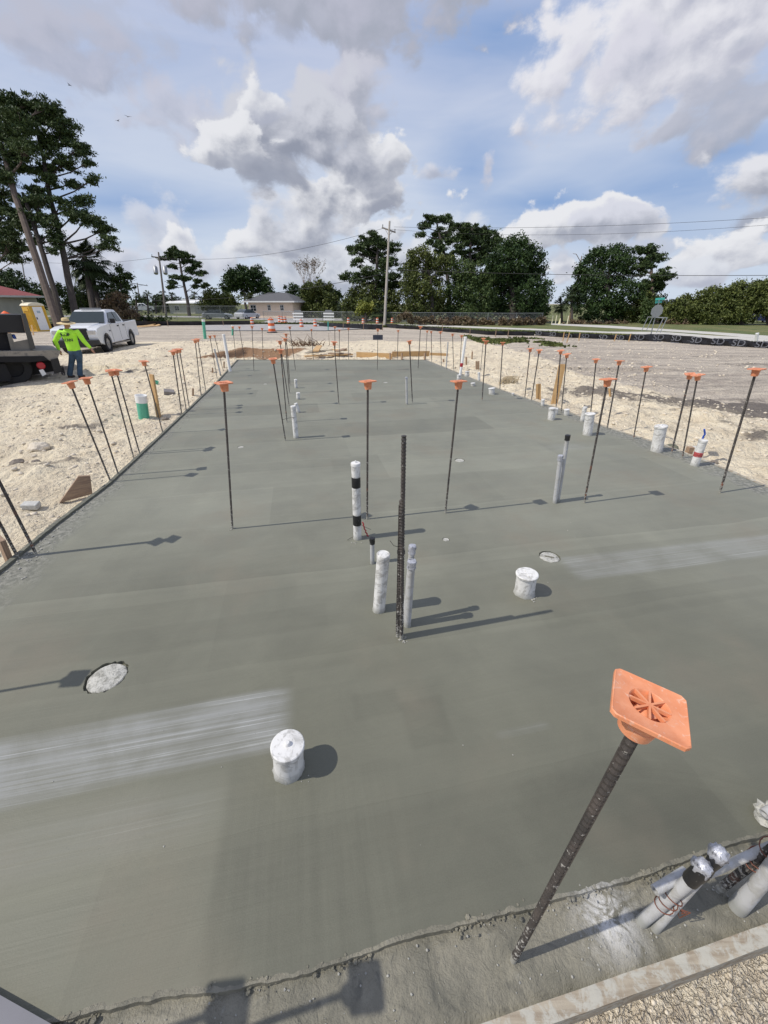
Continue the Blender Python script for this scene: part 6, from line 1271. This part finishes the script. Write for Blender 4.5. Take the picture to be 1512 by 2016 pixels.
def pickup():
    e = empty('pickup_truck'); hw = .98
    def prof(pts, y0, y1, m, inset=None):
        n = len(pts); vs = [(x, y0, z) for x, z in pts]+[(x, y1, z) for x, z in pts]; m.add(vs, [tuple(range(n)), tuple(range(2*n-1, n-1, -1))]+[((k+1) % n, k, k+n, (k+1) % n+n) for k in range(n)])
    def arch(cx, r, n=9): return [(cx+r*math.cos(a), .42+r*math.sin(a)) for a in [math.pi*k/(n-1) for k in range(n)]]
    body = [(.80, .42)]+[]; pts = [(.92, .55), (.98, .80), (.97, 1.02), (.86, 1.15), (.40, 1.23), (-.75, 1.30), (-3.05, 1.30), (-4.95, 1.34), (-5.0, 1.30), (-4.98, .80), (-4.94, .50), (-4.2, .50)]
    pts += [(x, z) for x, z in arch(-3.60, .52)][::-1]; pts += [(-3.05, .42), (-.62, .42)]; pts += arch(0, .52)[::-1]; pts += [(.55, .45), (.85, .50)]
    m = MB(); prof(pts, -hw, hw, m); m.build('body', M_paint, e, bevel=.05)
    # hood bulge, cab
    m = MB(); S = []
    for x, z, w in [(.90, 1.06, .55), (.55, 1.22, .60), (-.1, 1.29, .62), (-.80, 1.36, .66)]: S.append([(x, -w, z-.12), (x, -w*.9, z), (x, w*.9, z), (x, w, z-.12)])
    loft(m, S); m.build('hood', M_paint, e)
    cab = [(-.70, 1.28, .92), (-1.45, 1.86, .74), (-1.75, 1.93, .72), (-2.75, 1.92, .72), (-3.12, 1.32, .92)]; m = MB(); S = []
    roofz = 1.93
    def sec(x, zt, wt): wb = .93; return [(x, -wb, 1.28), (x, -wt-.02, max(1.3, zt-.10)), (x, -wt+.06, zt), (x, wt-.06, zt), (x, wt+.02, max(1.3, zt-.10)), (x, wb, 1.28)]
    for x, z, w in [(-.66, 1.31, .90), (-1.40, 1.84, .76), (-1.60, 1.91, .74), (-2.2, 1.94, .73), (-2.78, 1.91, .74), (-2.9, 1.82, .76), (-3.08, 1.33, .90)]: S.append(sec(x, z, w))
    loft(m, S); m.build('cab', M_paint, e)
    m = MB(); a = [(-.66, .84, 1.34), (-1.36, .70, 1.82), (-1.36, -.70, 1.82), (-.66, -.84, 1.34)]; n_ = Vector((.58, 0, .81))*.035; m.add([tuple(Vector(p)+n_) for p in a]+[tuple(Vector(p)) for p in a], [(0, 1, 2, 3), (0, 4, 5, 1), (2, 6, 7, 3), (3, 7, 4, 0), (1, 5, 6, 2)]); m.build('windshield', M_glassc, e)
    for s in (-1, 1):
        for q_ in ([(-.98, 1.36), (-1.48, 1.79), (-1.98, 1.82), (-1.98, 1.36)], [(-2.10, 1.36), (-2.10, 1.82), (-2.62, 1.80), (-2.80, 1.36)]):
            m = MB(); vs = []
            for off in (.012, -.02):
                for x, z in q_: wy = .93-(z-1.28)/.56*.155; vs.append((x, s*(wy+off+.012), z))
            m.add(vs, [(0, 1, 2, 3), (7, 6, 5, 4), (0, 4, 5, 1), (1, 5, 6, 2), (2, 6, 7, 3), (3, 7, 4, 0)]); m.build('side_window', M_glassc, e)
        m = MB(); m.box((-1.02, s*1.10, 1.42), (.12, .22, .22)); m.box((-1.02, s*.98, 1.36), (.06, .14, .05)); m.build('side_mirror', M_black, e, bevel=.02)
        for x in (-1.85, -2.70): m = MB(); m.box((x, s*1.0, 1.16), (.17, .05, .05)); m.build('door_handle', M_black, e)
        for x in (-.82, -2.04, -2.95): m = MB(); m.box((x, s*.982, .88), (.012, .006, .78)); m.build('door_seam', M_black, e)
        m = MB(); m.box((.86, s*.74, .98), (.16, .40, .22), rot=(0, .15, s*-.28)); m.box((.90, s*.70, .99), (.17, .42, .20)); m.build('headlight', M_chrome, e, bevel=.03)
        m = MB(); m.box((-1.95, s*.90, .34), (2.3, .2, .06)); m.build('running_board', M_rim, e)
        m = MB(); m.box((-4.99, s*.86, 1.05), (.05, .18, .35)); m.build('tail_light', M_red, e)
        for cx in (0, -3.6):
            m = MB(); N = 11; vs = []; fs = []
            for k in range(N): a = math.pi*k/(N-1); 
            for k in range(N):
                a = math.pi*k/(N-1)
                for r_ in (.50, .56): vs.append((cx+r_*math.cos(a), s*(hw+.012), .42+r_*math.sin(a)))
            for k in range(N-1): fs.append((2*k, 2*k+1, 2*k+3, 2*k+2))
            m.add(vs, fs); m.build('wheel_arch_trim', M_paint, e)
            wheel(e, cx, s*.86, .42, .27, -s)
    m = MB(); m.box((.93, 0, .92), (.17, 1.12, .50)); m.build('grille', M_black, e, bevel=.04)
    m = MB(); m.box((.99, 0, .90), (.05, .07, .36)); m.box((.99, 0, .90), (.05, 1.1, .05)); m.build('grille_bar', simple('grille_dark', (.03, .03, .032), .3), e)
    m = MB(); m.box((.98, 0, .56), (.28, 1.94, .24)); m.box((1.0, 0, .40), (.2, 1.5, .12)); m.build('bumper', simple('dark_bumper', (.02, .02, .022), .5), e, bevel=.04)
    m = MB(); m.box((-5.02, 0, .58), (.18, 1.9, .18)); m.build('rear_bumper', M_black, e, bevel=.03)
    m = MB(); m.box((-4.02, 0, 1.345), (1.82, 1.72, .012)); m.build('bed_liner', M_black, e)
    m = MB(); m.box((-1.7, 0, 1.98), (.3, .9, .05)); m.build('roof_light_bar', M_signback, e, bevel=.01)
    m = MB(); m.box((-1.8, 0, .45), (5.0, 1.3, .2)); m.build('underbody', M_black, e)
    return e
pk = pickup(); fl = P(217, 694, GZ); fl2 = P(257, 683.5, GZ); hd = Vector((.225, -.974, 0)).normalized(); lf = Vector((-hd.y, hd.x, 0))
pk.location = fl-lf*.92; pk.rotation_euler = (0, 0, math.atan2(hd.y, hd.x)); tag(pk, 'white pickup truck parked on the left dirt, dark grille facing the camera', 'pickup truck', 'white pickups')
text_mesh('HEMI', .11, M_signback, 'badge', pk, Matrix.Translation((-.62, .992, .98)) @ Matrix.Rotation(math.pi, 4, 'Z') @ Matrix.Rotation(math.pi/2, 4, 'X'), .003)
far = copy_tree(pk); b = D(300, 612, 100); far.location = (b.x, b.y, GZ+.3); far.rotation_euler.z = .15; tag(far, 'tiny white pickup parked far away left of the transformer pole', 'pickup truck')
def parked_car(x, y, t, rz, paint, label):
    b = D(x, y, t); e = empty('parked_car', (b.x, b.y, GZ), (0, 0, rz), label, 'car', 'cars parked beyond the trees'); m = MB(); S = []
    for x_, z, w in [(2.2, .55, .75), (2.1, .72, .86), (1.0, .90, .90), (-1.9, .95, .90), (-2.15, .8, .84), (-2.2, .5, .78)]: S.append([(x_, -w, .3), (x_, -w, z-.1), (x_, -w*.85, z), (x_, w*.85, z), (x_, w, z-.1), (x_, w, .3)])
    loft(m, S); m.build('body', paint, e); m = MB(); S = []
    for x_, z, w in [(1.1, .9, .82), (.35, 1.38, .66), (-.9, 1.40, .66), (-1.75, .95, .8)]: S.append([(x_, -.84, .88), (x_, -w, z), (x_, w, z), (x_, .84, .88)])
    loft(m, S); m.build('windows', M_glassc, e)
    for cx in (1.35, -1.35):
        for s in (-1, 1): wheel(e, cx, s*.80, .32, .2, -s)
parked_car(1506, 646, 50, .1, simple('navy_paint', (.02, .03, .12), .25), 'dark blue parked car at the right frame edge under the trees')
parked_car(1462, 640, 62, .1, simple('dull_red_paint', (.28, .06, .06), .3), 'dull red parked car glimpsed under the olive-brown trees')
parked_car(430, 628, 60, .2, simple('silver_paint', (.35, .37, .38), .3, metal=.4), 'silver parked car behind the left chain link fence')
parked_car(488, 626, 62, 1.2, simple('pale_silver_paint', (.55, .56, .58), .3), 'pale silver parked car beside the pink house')

# flatbed truck at the left edge, tail towards the slab
b = P(28, 757, -.40); ud = Vector((b.x, b.y, 0)).normalized(); dist = Vector((b.x, b.y)).length; sd_ = Vector((ud.y, -ud.x, 0))
def Q(px, py, dy=0.0):
    """place on the truck's near flank, in the truck's own axes"""
    r = ray(px, py); k_ = dist/(r.x*ud.x+r.y*ud.y); v = Vector((0, 0, H))+r*k_-b; return Vector((v.dot(sd_), dy, v.z))
M_fr = simple('oily_black_steel', (.008, .008, .009), .8, .3, 6, dirt=(.04, .035, .03), dirt_amt=.0); M_deck = simple('dusty_steel_deck', (.27, .245, .205), .8, .2, 3, dirt=(.15, .14, .13), dirt_amt=.1); M_greyp = simple('grey_panel', (.17, .16, .14), .85, .2, 4)
ft = empty('flatbed_truck', b, (0, 0, math.atan2(-ud.x, ud.y)), label='dirty black flatbed work truck cut off by the left frame edge', cat='truck'); fo = Vector((0, 0, 0))
def fbox(a, c, y0, y1, name, m_, bev=.01, par=None):
    p, q_ = Q(*a)+fo, Q(*c)+fo; m = MB(); m.box(((p.x+q_.x)/2, (y0+y1)/2, (p.z+q_.z)/2), (abs(q_.x-p.x), y1-y0, abs(p.z-q_.z))); return m.build(name, m_, par or ft, bevel=bev)
def fpoly(pts, y0, y1, name, m_, par=None):
    P3 = [Q(*p)+fo for p in pts]; n = len(P3); m = MB(); m.add([(p.x, y0, p.z) for p in P3]+[(p.x, y1, p.z) for p in P3], [tuple(range(n)), tuple(range(2*n-1, n-1, -1))]+[((k+1) % n, k, k+n, (k+1) % n+n) for k in range(n)]); return m.build(name, m_, par or ft)
fpoly([(-160, 706), (-160, 694), (106, 689), (118, 690), (112, 706), (104, 712), (85, 704)], -.15, 2.3, 'deck', M_deck)
fpoly([(-160, 712), (-160, 703), (85, 700), (95, 708), (60, 712)], -.17, 2.32, 'side_rail', M_fr)
fpoly([(-160, 740), (-160, 710), (100, 708), (112, 722), (108, 733), (85, 737), (60, 742), (40, 745)], .3, 1.9, 'chassis', M_fr)
fpoly([(-160, 655), (-160, 619), (42, 620), (50, 655)], 0.1, 2.2, 'black_bin', M_black)
fpoly([(-160, 697), (-160, 655), (16, 656), (24, 697)], 0.2, 2.2, 'bin_base', M_fr)
fpoly([(42, 617), (50, 617), (70, 686), (60, 690)], -.05, .15, 'slanted_post', simple('dark_grey_steel', (.07, .068, .062), .7))
fpoly([(14, 657), (22, 657), (35, 697), (24, 698)], 0.0, .14, 'front_post', M_greyp)
fpoly([(25, 674), (55, 668), (62, 690), (32, 695)], -.02, .06, 'grey_panel', M_greyp)
fbox((24, 660), (34, 668), .2, .6, 'blue_canister', M_blue)
fpoly([(98, 707), (113, 704), (121, 730), (106, 735)], -.2, -.12, 'mud_flap', M_black)
fpoly([(76, 728), (84, 726), (91, 736), (83, 740)], -.1, -.05, 'white_plate', M_plast)
m = MB(); c = Q(80, 719)+fo; m.lathe([(.11, 0), (.11, .05), (.09, .07), (.001, .08)], 16, M=Matrix.Translation((c.x, -.05, c.z)) @ Matrix.Rotation(math.pi/2, 4, 'X')); m.build('tail_light', M_red, ft)
m = MB(); 
for i in range(7):
    c = Q(120+i*.6, 722+i*2.2)+fo; m.tube([(c.x+.04*math.cos(a), -.16+.02*math.sin(a)*(i % 2), c.z+.04*math.sin(a)) for a in [k*math.pi/4 for k in range(9)]], .012, 5)
m.build('hitch_chain', M_fr, ft)
for px, s in ((38, 1.0), (-70, 1.0)):
    c = Q(px, 757)+fo; 
    for dy in (.22, 1.95):
        wt = MB(); T = Matrix.Translation((c.x, dy, .48)) @ Matrix.Rotation(math.pi/2, 4, 'X'); wt.lathe([(.28, -.16), (.45, -.16), (.48, -.12), (.48, .12), (.45, .16), (.28, .16), (.26, .05), (.001, .02)], 26, M=T); wt.build('wheel', M_tyre, ft)
fpoly([(-160, 752), (-160, 715), (10, 716), (22, 740), (20, 750)], -.05, .12, 'wheel_guard', M_fr)

# ------------------------------------------------------------------ the worker
def remeshed(m, name, mat_, parent, vox, smooth=4):
    o = m.build('tmp', mat_); md = o.modifiers.new('r', 'REMESH'); md.mode = 'VOXEL'; md.voxel_size = vox; md.use_smooth_shade = True
    s = o.modifiers.new('s', 'SMOOTH'); s.iterations = smooth; s.factor = .5
    dg = bpy.context.evaluated_depsgraph_get(); me = bpy.data.meshes.new_from_object(o.evaluated_get(dg)); bpy.data.objects.remove(o); me.name = name
    q_ = bpy.data.objects.new(name, me); C.objects.link(q_); q_.parent = parent; return q_
def ball(m, c, r, sc_=(1, 1, 1), n=14):
    prof = [(max(.0001, math.sin(math.pi*k/10)), -math.cos(math.pi*k/10)) for k in range(11)]; m.lathe(prof, n, M=Matrix.Translation(c) @ Matrix.Diagonal((r*sc_[0], r*sc_[1], r*sc_[2], 1)))
def oval(m, rings, n=18):
    S = [[(c[0]+a*math.cos(2*math.pi*k/n), c[1]+b*math.sin(2*math.pi*k/n), c[2]) for k in range(n)] for c, a, b in rings]; loft(m, S)
def person():
    g = PG(148, 744); py = g.y
    def J(px, p_y, dy=0): r = ray(px, p_y); k_ = py/r.y; v = Vector((0, 0, H))+r*k_-g; v.y += dy; return v
    e = empty('person', g, label='worker in a straw hat, lime long-sleeved shirt and jeans, seen from behind', cat='person')
    sc1 = (J(130, 630)-J(148, 744)).z/1.78
    hipc = J(146, 688); chest = J(137, 662); neck = J(132, 647); head = J(131, 638.5)
    sL, sR = J(118.5, 654), J(152, 653); eL, eR = J(110, 672, -.03), J(164, 672, .03); wL, wR = J(114.5, 690, .05), J(176, 687, .08)
    hL, hR = J(140, 690), J(152, 689.5); kL, kR = J(139.5, 714, .03), J(154.5, 715, .06); aL, aR = J(139.5, 738, -.06), J(157.5, 739, .0)
    sk = simple('tanned_skin', (.36, .19, .12), .55, .1); hv = simple('lime_shirt', (.42, .86, .045), .7, .10, 5, bump=.01); jn = simple('blue_denim', (.045, .085, .135), .85, .25, 9, bump=.008)
    B = MB(); oval(B, [(hipc+Vector((0, 0, -.10)), .15, .11), (hipc, .165, .12), (chest+Vector((0, 0, -.12)), .14, .10), (chest, .17, .115), (J(135, 654), .165, .10), (neck, .06, .06), (neck+Vector((0, 0, .06)), .055, .058)])
    ball(B, head+Vector((0, .01, .02)), .098, (.86, 1.0, 1.18)); ball(B, head+Vector((.0, .105, -.01)), .018, (1, 1.2, 1.4)); ball(B, head+Vector((-.085, 0, 0)), .03, (.5, .9, 1.2)); ball(B, head+Vector((.085, 0, 0)), .03, (.5, .9, 1.2)); ball(B, head+Vector((0, .07, -.06)), .05, (1, .9, .8))
    for s, el, w in ((sL, eL, wL), (sR, eR, wR)): B.tube([s.lerp(chest, .25), s, s.lerp(el, .5), el, el.lerp(w, .35), w], [.06, .058, .050, .042, .040, .027], 12); 
    for h, k_, a in ((hL, kL, aL), (hR, kR, aR)): B.tube([h+Vector((0, 0, .05)), h+Vector((0, 0, -.1)), k_, k_.lerp(a, .35), a], [.09, .085, .056, .056, .038], 12); B.tube([a, a+Vector((0, .1, -.03))], [.04, .03], 10)
    for w, el in ((wL, eL), (wR, eR)):
        d = (w-el).normalized(); d = (d*.6+Vector((0, 0, -.4))).normalized(); sd = Vector((0, 1, 0)); sd = (sd-d*sd.dot(d)).normalized(); palm_ = w+d*.085; B.tube([w-d*.01, w+d*.04, palm_], [.027, .035, .032], 10); B.tube([w+d*.04+sd*.03, palm_+sd*.036], [.018, .014], 8); B.tube([w+d*.04-sd*.02, palm_-sd*.032], [.018, .014], 8)
        for i in range(4): o_ = sd*(-.033+.022*i); l = [.062, .078, .072, .055][i]; B.tube([palm_+o_*.8, palm_+o_*1.15+d*l*.55+Vector((0, .012, 0)), palm_+o_*1.2+d*l+Vector((0, .03, 0))], [.0115, .0105, .009], 7)
        B.tube([w+d*.025+sd*.03, w+d*.06+sd*.06, w+d*.095+sd*.07], [.014, .012, .010], 7)
    remeshed(B, 'body', sk, e, .009, 3)
    S = MB(); oval(S, [(hipc+Vector((0, 0, -.045)), .185, .14), (hipc+Vector((0, 0, .03)), .195, .15), (hipc.lerp(chest, .5), .19, .145), (chest, .215, .15), (J(135.5, 655.5), .215, .135), (J(134.5, 651), .17, .11), (neck+Vector((0, 0, .0)), .075, .075)])
    for s, el, w in ((sL, eL, wL), (sR, eR, wR)): S.tube([s.lerp(chest, .35), s, s.lerp(el, .5), el, el.lerp(w, .5), w.lerp(el, .06)], [.085, .082, .078, .066, .06, .045], 12)
    sh = remeshed(S, 'shirt', hv, e, .014, 3)
    J_ = MB(); oval(J_, [(hipc+Vector((0, 0, -.16)), .15, .12), (hipc+Vector((0, 0, -.08)), .185, .14), (hipc, .18, .135)])
    for h, k_, a in ((hL, kL, aL), (hR, kR, aR)): J_.tube([h+Vector((0, 0, .0)), h+Vector((0, 0, -.14)), k_, k_.lerp(a, .5), a+Vector((0, 0, -.01))], [.108, .104, .080, .078, .078], 14)
    remeshed(J_, 'jeans', jn, e, .014, 3)
    for a in (aL, aR): m = MB(); z0 = -a.z; m.tube([(a.x, a.y, a.z+.02), (a.x, a.y+.01, .07)], [.06, .062], 10); m.tube([(a.x, a.y-.04, .045), (a.x, a.y+.08, .05), (a.x, a.y+.18, .035)], [.05, .052, .04], 10); m.build('boot', simple('brown_boot', (.06, .04, .03), .7), e)
    m = MB(); T = Matrix.Translation(head+Vector((0, 0, .055))) @ Euler((.10, .10, 0)).to_matrix().to_4x4(); m.lathe([(.09, -.01), (.16, -.015), (.235, -.03), (.238, -.022), (.16, -.004), (.108, .005), (.106, .05), (.095, .10), (.07, .125), (.001, .13)], 26, M=T, bump=lambda i, k: .05*math.sin(k*.5) if 0 < i < 4 else 0); ht = m.build('straw_hat', simple('straw', (.60, .47, .25), .9, .2, 30, bump=.004), e)
    m = MB(); m.lathe([(.109, .008), (.110, .045), (.107, .05)], 22, M=T); m.build('hat_band', simple('dark_band', (.05, .045, .05), .7, .3, 20), ht)
    # printed mark on the back of the shirt
    ink = simple('dark_print', (.02, .05, .025), .7); c = J(134.5, 659); c2 = J(136.5, 669); c.x = chest.x-.03; c2.x = chest.x-.01
    dgv = sh.data; ys = [v.co.y for v in dgv.vertices if abs(v.co.x-chest.x) < .05 and abs(v.co.z-c.z) < .1]; by = min(ys)-.02
    def hug(o):
        for v in o.data.vertices: v.co.y += .15*(1-math.sqrt(max(0, 1-(min(.19, abs(v.co.x-chest.x))/.225)**2)))*.85
    R90 = Matrix.Rotation(math.pi/2, 4, 'X')
    lg = text_mesh('TITAN', .112, ink, 'shirt_print', e, Matrix.Translation((c2.x, by, c2.z)) @ R90 @ Matrix.Scale(1.05, 4, (1, 0, 0)), .003, True); hug(lg)
    m = MB(); arc = [(c.x+.155*math.cos(a), by, c.z+.01+.075*math.sin(a)) for a in [math.pi*k/14 for k in range(15)]]; m.tube(arc, .009, 4, smooth=False); m.box((c.x-.09, by, c.z+.012), (.085, .008, .07)); m.box((c.x, by, c.z+.012), (.07, .008, .055)); m.box((c.x+.09, by, c.z+.012), (.085, .008, .07)); hug(m.build('shirt_emblem', ink, lg))
    m = MB(); m.box((c.x-.03, by-.006, c.z+.014), (.05, .008, .03)); m.box((c.x+.045, by-.006, c.z+.014), (.05, .008, .03)); hug(m.build('emblem_cutout', hv, lg))
person()
# birds
for i, (x, y) in enumerate([(232, 238), (252, 230), (137, 168)]):
    m = MB(); m.tube([(-.28, 0, 0), (0, 0, .03), (.3, 0, 0)], [.02, .07, .02], 8); a = .25+.1*i
    for s in (-1, 1): m.add([(.1, 0, .03), (.02, s*.35, .18-a*.2), (-.05, s*.75, .10+a*.1), (-.12, s*.3, .1), (-.1, 0, .03), (.1, 0, .015), (.02, s*.35, .165-a*.2), (-.05, s*.75, .09+a*.1), (-.12, s*.3, .085), (-.1, 0, .015)], [(0, 1, 2, 3, 4), (9, 8, 7, 6, 5), (0, 5, 6, 1), (1, 6, 7, 2), (2, 7, 8, 3), (3, 8, 9, 4)])
    o = m.build('bird', simple('bird_feathers', (.05, .045, .045), .8)); o.location = D(x, y, 95); o.rotation_euler = (0, 0, 1.2+i); o.scale = (1.2,)*3
    tag(o, ['lower left bird of the gliding pair', 'upper right bird of the gliding pair', 'single bird flying highest at the upper left'][i], 'bird', 'birds in the sky')
